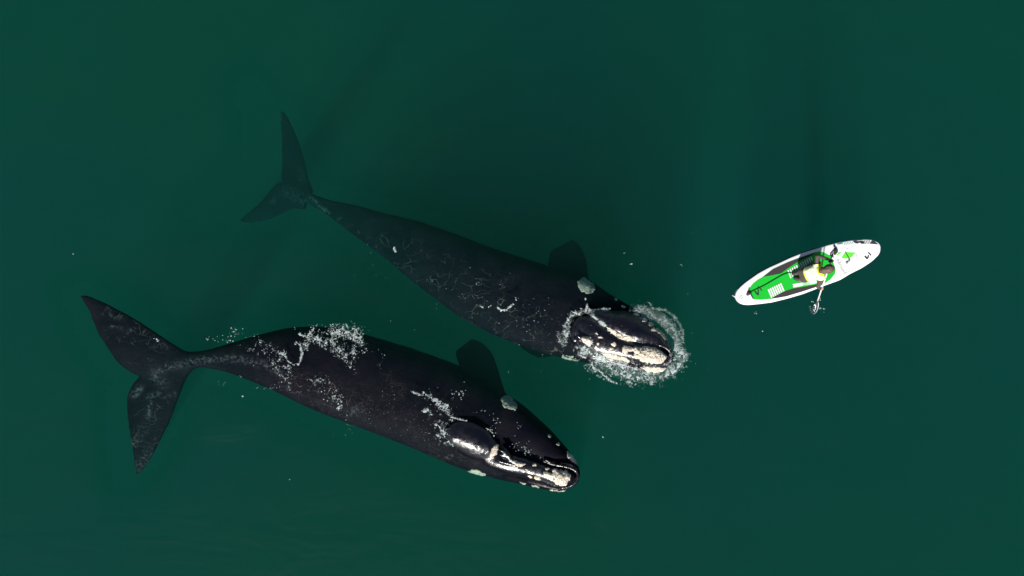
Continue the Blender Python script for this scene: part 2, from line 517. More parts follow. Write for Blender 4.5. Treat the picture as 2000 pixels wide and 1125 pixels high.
# ---- whale lifting its head by the paddle board
def upper_whale():
    g = Geo()
    Lb = [(598, 374), (640, 390), (700, 402), (760, 418), (830, 435), (900, 460), (950, 480), (1000, 497), (1050, 512), (1085, 524), (1120, 532),
          (1145, 541), (1170, 560), (1200, 580), (1225, 594), (1252, 612), (1278, 634), (1300, 658), (1312, 676), (1316, 692)]
    Rb = [(600, 396), (640, 420), (680, 452), (720, 480), (765, 515), (800, 545), (850, 583), (900, 620), (950, 647), (1000, 668), (1050, 685),
          (1090, 696), (1115, 702), (1150, 708), (1185, 712), (1215, 719), (1250, 726), (1278, 727), (1303, 718), (1315, 700)]
    zt = [(0, -1.9), (.15, -1.3), (.3, -.8), (.5, -.42), (.7, -.2), (.78, -.1), (.86, -.03), (.95, -.06), (1, -.12)]
    ht = half_keys(Lb, Rb, 0.5)
    hb = half_keys(Lb, Rb, 2.2)
    g.add(*loft_px(Lb, Rb, 70, zt, ht, hb, skew=0.12))
    # tail flukes
    g.add(*loft_px([(596, 410), (574, 407), (544, 422), (521, 431), (497, 436), (482, 437), (470, 433)],
                   [(600, 372), (575, 352), (539, 356), (521, 380), (498, 403), (478, 420), (468, 429)], 26,
                   [(0, -1.85), (.4, -2.2), (1, -2.7)], [(0, .11), (.5, .07), (1, .02)], [(0, .11), (.5, .07), (1, .02)], power=2.0))
    g.add(*loft_px([(590, 402), (562, 385), (548, 365), (550, 340), (550, 315), (550, 269), (547, 240), (546, 224), (548, 218)],
                   [(612, 372), (607, 362), (603, 350), (597, 322), (586, 281), (576, 257), (567, 238), (559, 222), (552, 216)], 28,
                   [(0, -1.85), (.4, -2.1), (1, -2.4)], [(0, .11), (.5, .07), (1, .02)], [(0, .11), (.5, .07), (1, .02)], power=2.0))
    # flippers
    g.add(*loft_px([(1068, 530), (1070, 508), (1074, 488), (1092, 480), (1106, 473), (1114, 468)],
                   [(1152, 560), (1150, 535), (1146, 507), (1139, 489), (1130, 475), (1120, 468)], 22,
                   [(0, -2.2), (1, -3.8)], [(0, .16), (1, .04)], [(0, .16), (1, .04)], power=2.0))
    g.add(*loft_px([(1000, 650), (1010, 672), (1022, 684), (1036, 692), (1046, 697)],
                   [(1090, 670), (1088, 690), (1076, 697), (1062, 699), (1052, 699)], 16,
                   [(0, -1.4), (1, -2.6)], [(0, .14), (1, .05)], [(0, .14), (1, .05)], power=2.0))
    # the narrow arched upper jaw
    g.add(*loft_px([(1114, 632), (1124, 619), (1140, 614), (1162, 624), (1181, 638), (1210, 656), (1240, 668), (1275, 674), (1296, 684), (1304, 697)],
                   [(1118, 668), (1132, 680), (1150, 691), (1185, 699), (1215, 704), (1245, 709), (1275, 713), (1293, 712), (1304, 703)], 40,
                   [(0, .0), (.08, .10), (.25, .24), (.6, .34), (.85, .34), (.95, .26), (1, .14)], [(0, .12), (.2, .25), (.5, .3), (1, .2)], [(0, .3), (1, .3)], power=2.6))
    # big lower lips either side
    g.add(*loft_px([(1140, 606), (1150, 603), (1185, 602), (1220, 606), (1252, 617), (1280, 637), (1300, 659), (1311, 680)],
                   [(1144, 612), (1162, 622), (1182, 638), (1212, 656), (1242, 666), (1275, 670), (1297, 676), (1310, 687)], 40,
                   [(0, .0), (.12, .12), (.35, .26), (.6, .32), (.85, .26), (1, .1)], [(0, .1), (.3, .3), (.7, .32), (1, .12)], [(0, .35), (1, .25)], power=2.2, skew=0.5))
    g.add(*loft_px([(1128, 684), (1150, 692), (1185, 699), (1215, 705), (1245, 711), (1275, 715), (1297, 713), (1310, 704)],
                   [(1130, 694), (1150, 702), (1185, 708), (1215, 717), (1245, 725), (1275, 727), (1300, 721), (1315, 706)], 36,
                   [(0, -.06), (.2, .04), (.5, .12), (.8, .12), (1, .06)], [(0, .12), (1, .12)], [(0, .3), (1, .2)], power=2.0, widen=1.15))
    rim = resample([(1225, 668), (1250, 669), (1278, 671), (1300, 677), (1311, 688), (1312, 701), (1304, 711), (1280, 716), (1255, 713)], 30, 2)
    zz = keyed(np.linspace(0, 1, 30), [(0, .2), (.4, .24), (.6, .22), (1, .1)])
    g.add(*tube([P(u, v, z) for (u, v), z in zip(rim, zz)], 0.045))
    # ridge behind the blowholes and folds of skin in front of it
    for pts, r, z in (([(1122, 640), (1118, 655), (1124, 668)], .05, .03), ([(1126, 655), (1140, 662), (1155, 668)], .035, .2), ([(1128, 664), (1142, 670), (1152, 676)], .03, .15)):
        g.add(*tube([P(u, v, z) for u, v in resample(pts, 8, 1)], r))
    me = voxel_union(g, VOX, 4)
    wrinkle(me, 0.014)
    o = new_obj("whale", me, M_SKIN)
    tag(o, "black whale lifting its crusted head through a ring of foam beside the paddle board", "whale", "whales at the surface")
    px = to_px(coords(me))
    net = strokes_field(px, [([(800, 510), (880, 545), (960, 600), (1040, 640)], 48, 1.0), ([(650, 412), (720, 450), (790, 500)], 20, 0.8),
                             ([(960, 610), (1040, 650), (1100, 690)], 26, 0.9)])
    paint(me, "caustic", net)  # where the painted caustic light shows
    paint(me, "mottle", strokes_field(px, [([(850, 540), (960, 600), (1060, 650)], 50, 0.35), ([(980, 600), (1060, 670)], 30, .5)]))
    paint(me, "pale", strokes_field(px, [([(604, 383), (625, 402), (640, 415)], 4, 1.0), ([(530, 395), (535, 390)], 4, .9), ([(548, 232), (547, 222)], 3, 1.0),
                                         ([(584, 351), (602, 352)], 2, .8), ([(560, 375), (600, 395)], 12, .35), ([(585, 330), (592, 350)], 8, .3),
                                         ([(1140, 668), (1200, 692)], 8, .5)]))
    Z = lambda pts: zoomed(pts, 1040, 500, 4.168)
    E = lambda cx, cy, a, b, r=0: Z(ell(cx, cy, a, b, r))
    bv = bvh_of(me)
    callosity(o, bv, Z([(722, 742), (760, 730), (850, 742), (900, 735), (1000, 745), (1070, 790), (1098, 830), (1062, 868), (1010, 882), (930, 870), (870, 842), (808, 812), (838, 790), (800, 772), (760, 797), (722, 782)]),
              0.085, 1, "large cream crust on the tip of the snout", 0.8)
    k = 10
    for pl, h, zr in ((E(445, 683, 48, 30, 20), .05, .2), (E(518, 630, 16, 12), .025, .2), (E(550, 660, 18, 13), .03, .2), (E(660, 718, 26, 18), .035, .3), (E(640, 757, 25, 14), .03, .3), (E(535, 713, 9, 8), .02, .3),
                      (Z([(585, 568), (640, 588), (720, 638), (800, 650), (842, 672), (825, 695), (760, 695), (700, 675), (645, 637)]), .06, .25),
                      (Z([(545, 780), (640, 792), (740, 818), (808, 855), (770, 866), (680, 846), (600, 824)]), .05, .1),
                      (Z([(862, 900), (960, 902), (1085, 906), (1065, 942), (1000, 953), (920, 935)]), .06, .05),
                      (Z([(1003, 580), (1040, 558), (1100, 600), (1142, 650), (1138, 705), (1100, 695), (1050, 652), (1010, 618)]), .06, .1),
                      (E(970, 555, 26, 21, 20), .04, .1), (E(985, 603, 22, 16), .035, .2), (E(915, 515, 20, 23, -20), .035, .1), (E(850, 470, 24, 20), .03, .05), (E(795, 448, 16, 12), .02, 0),
                      (E(740, 410, 17, 12), .02, 0), (E(680, 357, 13, 9), .015, -.1), (E(430, 345, 11, 11), .015, 0),
                      (Z([(362, 220), (390, 178), (430, 172), (500, 230), (518, 280), (470, 308), (410, 298), (372, 260)]), .05, -.2),
                      (Z([(222, 825), (260, 798), (340, 822), (388, 850), (362, 875), (290, 870), (238, 852)]), .06, -.3)):
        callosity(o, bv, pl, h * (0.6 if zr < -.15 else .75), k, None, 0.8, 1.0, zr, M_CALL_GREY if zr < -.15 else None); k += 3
    return o, bv

# ---- whale lying just under the surface
def lower_whale():
    g = Geo()
    Lb = [(350, 688), (400, 685), (450, 670), (500, 655), (540, 645), (570, 638), (620, 637), (680, 645), (740, 662), (800, 680), (850, 698), (890, 712), (925, 732),
          (960, 755), (985, 768), (1020, 790), (1060, 825), (1090, 855), (1115, 885), (1129, 903), (1134, 922)]
    Rb = [(352, 712), (400, 718), (440, 725), (480, 738), (530, 758), (570, 777), (620, 800), (680, 822), (740, 845), (800, 868), (850, 890), (900, 911), (945, 925),
          (980, 934), (1005, 940), (1030, 946), (1060, 953), (1087, 958), (1109, 957), (1124, 948), (1133, 932)]
    zt = [(0, -.5), (.1, -.34), (.22, -.12), (.33, -.05), (.5, -.10), (.65, -.10), (.75, -.07), (.85, -.09), (.95, -.06), (1, -.12)]
    ht = half_keys(Lb, Rb, 0.5)
    hb = half_keys(Lb, Rb, 1.4)
    g.add(*loft_px(Lb, Rb, 74, zt, ht, hb, skew=0.18))
    # tail flukes
    g.add(*loft_px([(300, 748), (272, 735), (255, 729), (231, 712), (218, 695), (207, 675), (191, 655), (181, 628), (170, 602), (160, 585), (156, 580)],
                   [(385, 692), (360, 684), (333, 668), (299, 644), (265, 622), (240, 608), (214, 595), (190, 583), (174, 577), (163, 575), (157, 576)], 30,
                   [(0, -.42), (.4, -.33), (1, -.28)], [(0, .12), (.5, .07), (1, .015)], [(0, .12), (.5, .07), (1, .015)], power=2.0))
    g.add(*loft_px([(400, 718), (387, 716), (372, 727), (363, 742), (350, 776), (333, 823), (319, 850), (302, 888), (284, 913), (273, 926)],
                   [(320, 700), (285, 720), (270, 736), (256, 752), (246, 776), (248, 810), (253, 847), (258, 884), (262, 915), (266, 928)], 30,
                   [(0, -.42), (.4, -.5), (1, -.6)], [(0, .12), (.5, .07), (1, .015)], [(0, .12), (.5, .07), (1, .015)], power=2.0))
    # flipper
    g.add(*loft_px([(905, 760), (895, 710), (886, 686), (900, 676), (912, 667), (920, 661)],
                   [(995, 790), (984, 756), (972, 715), (963, 690), (950, 673), (932, 664)], 22,
                   [(0, -1.6), (1, -2.4)], [(0, .16), (1, .04)], [(0, .16), (1, .04)], power=2.0))
    # hump behind the blowholes, out of the water
    g.add(*loft_px([(868, 850), (872, 834), (892, 820), (925, 822), (955, 838), (974, 864)],
                   [(869, 854), (880, 869), (905, 884), (935, 895), (962, 898), (976, 884)], 30,
                   [(0, -.03), (.2, .12), (.5, .17), (.8, .13), (1, .02)], [(0, .06), (.2, .21), (.5, .29), (.8, .24), (1, .1)], [(0, .3), (1, .3)], power=1.7, smooth=1, widen=1.12))
    # upper jaw
    g.add(*loft_px([(955, 868), (985, 880), (1015, 889), (1044, 897), (1065, 907), (1087, 914), (1108, 916), (1120, 922), (1125, 931)],
                   [(945, 906), (985, 921), (1012, 926), (1044, 932), (1065, 938), (1081, 946), (1097, 950), (1112, 947), (1123, 938)], 40,
                   [(0, .02), (.3, .09), (.6, .11), (.85, .12), (1, .05)], [(0, .15), (.5, .22), (1, .15)], [(0, .3), (1, .3)], power=2.5, widen=1.0))
    # lower lips
    g.add(*loft_px([(985, 775), (1020, 795), (1055, 824), (1084, 853), (1108, 880), (1124, 898), (1131, 912), (1132, 924)],
                   [(965, 862), (1005, 876), (1040, 887), (1060, 896), (1085, 906), (1108, 909), (1124, 915), (1131, 926)], 36,
                   [(0, -.09), (.3, -.045), (.7, -.02), (1, .02)], [(0, .3), (.5, .3), (1, .1)], [(0, .4), (1, .2)], power=2.3, skew=0.2))
    g.add(*loft_px([(985, 919), (1044, 933), (1065, 940), (1081, 949), (1097, 954), (1115, 950), (1128, 940)],
                   [(985, 934), (1030, 945), (1060, 952), (1087, 957), (1108, 956), (1123, 949), (1133, 936)], 30,
                   [(0, -.12), (.3, .0), (.8, .04), (1, .04)], [(0, .1), (1, .1)], [(0, .3), (1, .2)], power=2.0, widen=1.25))
    rim = resample([(1060, 899), (1080, 907), (1105, 911), (1122, 916), (1130, 926), (1127, 940), (1113, 951), (1095, 953)], 30, 2)
    zz = keyed(np.linspace(0, 1, 30), [(0, .0), (.4, .09), (.7, .09), (1, .05)])
    g.add(*tube([P(u, v, z) for (u, v), z in zip(rim, zz)], 0.042))
    for pts, r, z in (([(975, 878), (990, 886), (998, 893)], .035, .12), ([(974, 888), (988, 893), (1002, 900)], .03, .11), ([(985, 874), (992, 882), (999, 892)], .025, .1),
                      ([(972, 900), (990, 905), (1012, 909)], .03, .09)):
        g.add(*tube([P(u, v, z) for u, v in resample(pts, 8, 1)], r))
    me = voxel_union(g, VOX, 7)
    wrinkle(me, 0.012, 1.7, 21)
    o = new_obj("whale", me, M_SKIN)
    tag(o, "black whale with foam flecks over its speckled back and a shiny hump behind its snout", "whale", "whales at the surface")
    px = to_px(coords(me))
    paint(me, "mottle", strokes_field(px, [([(640, 780), (740, 790), (800, 820), (860, 850)], 55, 1.0), ([(560, 740), (640, 780)], 35, .5), ([(860, 870), (920, 905)], 20, .6)]))
    paint(me, "caustic", strokes_field(px, [([(560, 750), (640, 770), (680, 790)], 26, .7), ([(860, 880), (960, 915)], 16, .8), ([(740, 710), (790, 770)], 14, .6), ([(230, 620), (290, 680)], 40, .5), ([(265, 880), (300, 800)], 40, .6)]))  # mask of the light lines painted on this back
    paint(me, "pale", strokes_field(px, [([(300, 728), (330, 716), (365, 708), (400, 702), (455, 700), (520, 712), (545, 730)], 7, .75),
                                         ([(293, 787), (292, 800), (289, 815)], 4, 1.0), ([(290, 775), (310, 768)], 4, .9), ([(262, 770), (275, 758)], 6, .9), ([(258, 772), (272, 770)], 4, 1),
                                         ([(300, 735), (320, 750)], 9, .6), ([(265, 915), (285, 895), (290, 880)], 11, .55), ([(262, 860), (280, 840)], 12, .3),
                                         ([(208, 603), (220, 620), (240, 625)], 3, .5), ([(248, 650), (262, 642)], 3, .6), ([(215, 637), (240, 642)], 2.5, .6), ([(328, 770), (340, 770)], 4, .7),
                                         ([(690, 805), (700, 800)], 9, .6), ([(1000, 905), (1010, 912)], 9, .7), ([(1040, 890), (1075, 905)], 6, .5), ([(1050, 930), (1056, 900)], 5, .5)]))
    Z6 = lambda pts: zoomed(pts, 980, 860, 9.376)
    Z2 = lambda pts: zoomed(pts, 800, 740, 4.689)
    bv = bvh_of(me)
    callosity(o, bv, Z6([(915, 545), (970, 497), (1050, 540), (1150, 550), (1240, 600), (1278, 660), (1245, 740), (1165, 830), (1090, 845), (1000, 805), (935, 750), (905, 685), (860, 655), (820, 695), (742, 642), (755, 590), (820, 555), (870, 590), (930, 590)]),
              0.075, 101, "large cream crust on the tip of the snout", 0.8)
    k = 110
    for pl, h, zr in ((Z6(ell(840, 520, 52, 38)), .045, .1), (Z6([(1195, 198), (1270, 238), (1345, 330), (1435, 430), (1395, 470), (1300, 412), (1220, 335), (1188, 240)]), .05, -.02),
                      (Z6(ell(600, 450, 38, 34)), .035, .1), (Z6(ell(460, 540, 42, 28, 10)), .035, .08), (Z6(ell(655, 692, 75, 30, 12)), .04, .03), (Z6(ell(520, 658, 52, 26, 14)), .035, .02),
                      (Z6([(140, 350), (200, 348), (300, 388), (380, 398), (435, 418), (425, 472), (320, 485), (230, 445)]), .05, .1),
                      (Z6(ell(385, 785, 64, 19, 30)), .04, -.2), (Z6(ell(612, 845, 80, 21, 18)), .04, -.2), (Z6([(850, 905), (950, 903), (1050, 930), (1205, 945), (1170, 990), (1060, 992), (960, 965)]), .05, -.15),
                      (Z2([(832, 180), (868, 143), (930, 158), (993, 230), (978, 297), (910, 282), (858, 256)]), .05, -.3), (Z2([(508, 865), (570, 823), (640, 838), (708, 875), (690, 898), (610, 900)]), .05, -.4),
                      (Z2([(790, 588), (822, 620), (803, 680), (762, 738), (728, 722), (750, 650)]), .04, .1), (Z2(ell(1280, 525, 12, 13)), .02, -.1), (Z2(ell(1358, 597, 14, 15)), .02, -.1),
                      (Z6(ell(715, 320, 22, 18)), .02, 0), (Z6(ell(845, 395, 45, 14, 20)), .015, 0)):
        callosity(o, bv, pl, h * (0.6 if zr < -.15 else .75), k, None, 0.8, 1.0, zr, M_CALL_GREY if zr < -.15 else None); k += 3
    return o, bv

whale_a, bvh_a = upper_whale()
whale_b, bvh_b = lower_whale()

# ------------------------------------------------------------------ rippled skin of the sea, clear of the whales
def build_surface():
    step = 0.14
    ax = np.concatenate([-np.geomspace(260, 13.2, 26), np.arange(-13, 13.01, step), np.geomspace(13.2, 260, 26)])
    ay = np.concatenate([-np.geomspace(260, 8.2, 26), np.arange(-8, 8.01, step), np.geomspace(8.2, 260, 26)])
    gx, gy = np.meshgrid(ax, ay, indexing='ij')
    q = np.c_[gx.ravel(), gy.ravel()]
    pts = []
    for o in (whale_a, whale_b):
        co = coords(o.data)[::6]
        pts.append(co[:, :2])
        k = CAM_H / (CAM_H - co[:, 2]); pts.append(co[:, :2] * k[:, None])
    pts = np.concatenate(pts)
    kd = KDTree(len(pts))
    for i, p in enumerate(pts): kd.insert((p[0], p[1], 0), i)
    kd.balance()
    d = np.array([kd.find((x, y, 0))[2] for x, y in q])
    w = np.clip((d - 0.2) / 0.9, 0, 1); w = w * w * (3 - 2 * w)
    ny = len(ay)
    keep = d > 0.16
    idx = np.cumsum(keep) - 1
    v = np.c_[q, np.full(len(q), 0.003)][keep]
    f = []
    for i in range(len(ax) - 1):
        for j in range(ny - 1):
            c = (i * ny + j, (i + 1) * ny + j, (i + 1) * ny + j + 1, i * ny + j + 1)
            if all(keep[k] for k in c): f.append([idx[k] for k in c])
    me = mesh_from("water_surface", v, f)
    paint(me, "gloss", w[keep])
    m = bpy.data.materials.new("water_skin"); m.use_nodes = True
    nt = m.node_tree; nt.nodes.clear(); L = nt.links
    out = nt.nodes.new("ShaderNodeOutputMaterial"); mix = nt.nodes.new("ShaderNodeMixShader")
    tr = nt.nodes.new("ShaderNodeBsdfTransparent"); gl = nt.nodes.new("ShaderNodeBsdfGlossy"); gl.inputs["Roughness"].default_value = 0.03
    geo = nt.nodes.new("ShaderNodeNewGeometry")
    def noise(sc, det, scale_xy=(1, 1), rot=0):
        mp = nt.nodes.new("ShaderNodeMapping"); mp.inputs["Scale"].default_value = (*scale_xy, 1); mp.inputs["Rotation"].default_value = (0, 0, math.radians(rot))
        L.new(geo.outputs["Position"], mp.inputs["Vector"])
        n = nt.nodes.new("ShaderNodeTexNoise"); n.inputs["Scale"].default_value = sc; n.inputs["Detail"].default_value = det; n.inputs["Distortion"].default_value = 0.6
        L.new(mp.outputs[0], n.inputs["Vector"]); return n.outputs["Fac"]
    h = math_node(nt, 'ADD', math_node(nt, 'MULTIPLY', noise(0.35, 3, (1, 2.0), 25), 1.0), math_node(nt, 'MULTIPLY', noise(1.6, 4, (1, 2.6), 20), 0.16))
    bp = nt.nodes.new("ShaderNodeBump"); bp.inputs["Strength"].default_value = 1.0; bp.inputs["Distance"].default_value = 0.098
    L.new(h, bp.inputs["Height"]); L.new(bp.outputs["Normal"], gl.inputs["Normal"])
    dt = nt.nodes.new("ShaderNodeVectorMath"); dt.operation = 'DOT_PRODUCT'
    L.new(geo.outputs["Incoming"], dt.inputs[0]); L.new(bp.outputs["Normal"], dt.inputs[1])
    om = math_node(nt, 'SUBTRACT', 1.0, math_node(nt, 'ABSOLUTE', dt.outputs["Value"], 0.0))
    fr = math_node(nt, 'ADD', math_node(nt, 'MULTIPLY', math_node(nt, 'POWER', om, 5.0), 0.98), 0.021)
    L.new(math_node(nt, 'MULTIPLY', fr, attr(nt, "gloss")), mix.inputs["Fac"])
    # random tint patches, bluer to greener, with finer streaks
    patch = ramp_map(nt, noise(0.085, 3, (1, 1.3), 30), 0.35, 0.66)
    fine = ramp_map(nt, noise(0.9, 5, (1, 2.2), 22), 0.35, 0.65)
    c = mix_col(nt, patch, (0.86, 0.955, 1.0), (0.97, 1.0, 0.90))
    c = mix_col(nt, math_node(nt, 'MULTIPLY', fine, 0.35), c, (0.86, 0.92, 0.93))
    c = mix_col(nt, attr(nt, "gloss"), (0.93, 0.97, 0.95), c)
    L.new(c, tr.inputs["Color"])
    L.new(tr.outputs[0], mix.inputs[1]); L.new(gl.outputs[0], mix.inputs[2]); L.new(mix.outputs[0], out.inputs["Surface"])
    o = new_obj("water_surface", me, m); tag(o, kind="structure")
build_surface()

# ------------------------------------------------------------------ foam
def top_z(u, v):
    z = 0.0
    camo = Vector((0, 0, CAM_H))
    d = (Vector(P(u, v, 0.0)) - camo).normalized()
    for b in (bvh_a, bvh_b):
        h = b.ray_cast(camo, d)[0]
        if h is not None and h.z > z: z = h.z
    return z

def foam(name, label, strokes, cell, seed, step=0.9, warp=6.0, height=0.02, blobby=0.4, soft=0.16, film=0.0, opacity=1.0):
    """Lacy foam: walls of bubbles floating where the strokes say so."""
    pts = np.concatenate([np.array(s[0], float) for s in strokes]); rad = max(s[1] for s in strokes) * 1.6
    lo, hi = pts.min(0) - rad, pts.max(0) + rad
    nx, ny = int((hi[0] - lo[0]) / step) + 2, int((hi[1] - lo[1]) / step) + 2
    gx, gy = np.meshgrid(np.arange(nx) * step + lo[0], np.arange(ny) * step + lo[1], indexing='ij')
    q = np.c_[gx.ravel(), gy.ravel()]
    d = strokes_field(q, strokes)
    act = np.nonzero(d > 0.06)[0]
    w = q + warp * np.c_[fbm(q, 0.09, 3, seed) - .5, fbm(q, 0.09, 3, seed + 7) - .5] * 2
    rng = np.random.default_rng(seed)
    n_seed = int((hi - lo + 20).prod() / cell ** 2)
    sp = rng.random((n_seed, 2)) * (hi - lo + 20) + lo - 10
    kd = KDTree(n_seed)
    for i, s in enumerate(sp): kd.insert((s[0], s[1], 0), i)
    kd.balance()
    lace = np.zeros(len(q))
    for k in act:
        (_, _, d1), (_, _, d2) = kd.find_n((w[k, 0], w[k, 1], 0), 2)
        lace[k] = 1.0 - min(1.0, (d2 - d1) / (0.42 * cell))
    n1 = fbm(q, 0.12, 4, seed + 31)
    n2 = vnoise(q, 0.5, seed + 40)
    amount = lace * 0.8 + blobby * (n1 - 0.5) * 3.2 + 0.35 * (n2 - .5) + d * 0.62 - 0.98
    amount[d <= 0.06] = -1
    on = amount > -soft
    cover = np.clip((amount + soft) / (2 * soft), 0, 1); cover = cover * cover * (3 - 2 * cover)
    cover = np.maximum(cover * opacity, film * np.clip((d - .25) * 2, 0, 1) * (0.5 + n1))
    on = on | (cover > 0.02)
    cov = []
    I = -np.ones(len(q), int)
    v, f = [], []
    grid = on.reshape(nx, ny)
    def vid(i, j):
        k = i * ny + j
        if I[k] < 0:
            u_, v_ = q[k]
            z = top_z(u_, v_) + 0.006 + height * max(0.0, min(1.0, amount[k] * 2.5))
            I[k] = len(v); v.append(P(u_, v_, z)); cov.append(cover[k])
        return I[k]
    for i in range(nx - 1):
        for j in range(ny - 1):
            c = int(grid[i, j]) + int(grid[i, j + 1]) + int(grid[i + 1, j + 1]) + int(grid[i + 1, j])
            if c >= 3:
                f.append((vid(i, j), vid(i, j + 1), vid(i + 1, j + 1), vid(i + 1, j)))
    if not f: return
    o = new_obj(name, mesh_from(name, v, f), M_FOAM)
    paint(o.data, "cover", cov)
    tag(o, label, "foam", kind="stuff")
    return o

Zu = lambda pts: zoomed(pts, 1040, 500, 4.168)
foam("foam", "white lacy foam ring round the raised head of the whale by the board", [
    (Zu([(400, 770), (520, 815), (640, 860), (740, 900)]), 10, .9),
    (Zu([(520, 850), (640, 910), (760, 950), (900, 975), (1000, 965)]), 17, .84),
    (Zu([(1000, 965), (1090, 950), (1160, 890), (1200, 830)]), 14, .88),
    (Zu([(1170, 760), (1220, 790), (1230, 830)]), 9, 1.15),
    (Zu([(470, 850), (500, 910), (560, 945), (620, 1005), (680, 1035)]), 2.2, 1.5),
    (Zu([(780, 1030), (800, 1035)]), 4.5, 1.2),
    (Zu([(930, 1005), (1080, 975), (1170, 920), (1230, 850)]), 3.0, 1.1),
    (Zu([(300, 520), (320, 480), (390, 460), (450, 445)]), 5, 1.15),
    (Zu([(440, 430), (480, 445), (560, 440), (620, 432)]), 3, 1.1),
    (Zu([(280, 560), (265, 620), (265, 670)]), 7, 1.0),
    (Zu([(215, 640), (225, 690), (250, 720)]), 6, .75),
    (Zu([(480, 480), (540, 530), (590, 575)]), 3.5, .85),
    (Zu([(370, 798), (410, 820), (430, 825)]), 1.8, 1.6),
    (Zu([(440, 400), (445, 410)]), 2.0, 1.5),
], 6.0, 3, warp=9, step=0.7, soft=0.26, height=0.012, film=0.10, opacity=0.9)
foam("foam", "thin bluish film of bubbles off the far lip of the raised head", [
    (Zu([(870, 450), (950, 470), (1050, 520), (1120, 590), (1160, 670), (1170, 720)]), 13, 1.0),
    (Zu([(980, 430), (1080, 440), (1150, 490), (1200, 560), (1225, 620), (1220, 670)]), 3.0, .85),
], 6.0, 13, warp=9, step=0.7, soft=0.3, height=0.008, film=0.16, opacity=0.5)
foam("foam", "white foam flecks floating over the back of the lower whale", [
    ([(598, 668), (625, 662), (648, 668), (665, 680)], 11, .8),
    ([(660, 650), (690, 655), (705, 672)], 12, .78),
    ([(640, 648), (690, 640)], 9, .62),
    ([(577, 672), (584, 668), (590, 690), (585, 710), (576, 713), (563, 706), (557, 695)], 2.2, 1.45),
    ([(548, 690), (555, 691)], 3.0, 1.6),
    ([(585, 652), (598, 660), (612, 642)], 2.8, 1.3),
    ([(690, 690), (660, 700)], 9, .36), ([(680, 700), (695, 725)], 6, .36),
    ([(500, 680), (540, 690), (560, 720), (560, 745)], 16, .26),
    ([(610, 745), (640, 745), (660, 780), (670, 800)], 9, .34),
], 3.6, 23, warp=5, step=0.6, soft=0.2, height=0.006, opacity=0.8)
foam("foam", "white foam line trailing off the shiny hump of the lower whale", [
    ([(830, 770), (845, 778), (862, 790), (876, 805), (880, 815)], 7, .8),
    ([(805, 765), (822, 771)], 2.0, 1.4), ([(832, 772), (838, 773)], 3.0, 1.5), ([(829, 803), (834, 800)], 3.5, 1.45),
    ([(880, 814), (895, 818), (911, 822)], 1.6, 1.5),
    ([(950, 837), (960, 843), (965, 852)], 1.6, 1.5),
    ([(878, 818), (868, 835), (868, 855), (872, 862)], 3.5, .8),
    ([(840, 800), (860, 830), (866, 860)], 12, .3),
    ([(875, 862), (885, 870)], 2, 1.2),
], 3.6, 43, step=0.6, warp=4, soft=0.2, height=0.008, opacity=0.85)
foam("foam", "bright white foam scraps on the submerged back of the upper whale", [
    ([(973, 601), (979, 606), (989, 605), (996, 598), (1002, 594)], 2.2, 1.7),
    ([(770, 484), (772, 490)], 2.6, 1.6), ([(939, 598), (943, 600)], 2.6, 1.3), ([(955, 599), (958, 597)], 2, 1.2), ([(1007, 582), (1008, 584)], 2, 1.3),
], 3.5, 61, step=0.6, warp=1.5, blobby=0.15)

def flecks(name, label, groups, seed):
    """Small floating bubbles: flattened domes."""
    rng = np.random.default_rng(seed)
    g = Geo()
    for (u, v, su, sv, n, r0, r1) in groups:
        for _ in range(n):
            a, b = u + rng.normal() * su, v + rng.normal() * sv
            r = (r0 + (r1 - r0) * rng.random() ** 2) / S
            c = P(a, b, top_z(a, b))
            M = 7
            el, ph = 0.6 + 0.8 * rng.random(), rng.random() * 6.28
            rings = []
            ring = []
            for k in range(M):
                t = 2 * math.pi * k / M
                x, y = math.cos(t) * r * (0.8 + .4 * rng.random()), math.sin(t) * r * el
                ring.append((x * math.cos(ph) - y * math.sin(ph), x * math.sin(ph) + y * math.cos(ph)))
            vs = [c + np.array([x, y, -0.004]) for x, y in ring] + [c + np.array([x * .7, y * .7, r * .45]) for x, y in ring] + [c + np.array([0, 0, r * .6])]
            fs = [(k, (k + 1) % M, M + (k + 1) % M, M + k) for k in range(M)] + [(M + k, M + (k + 1) % M, 2 * M) for k in range(M)]
            g.add(vs, fs)
    o = new_obj(name, g.mesh(name), M_FOAM)
    paint(o.data, "cover", np.full(len(o.data.vertices), 0.85))
    return tag(o, label, "foam", kind="stuff")

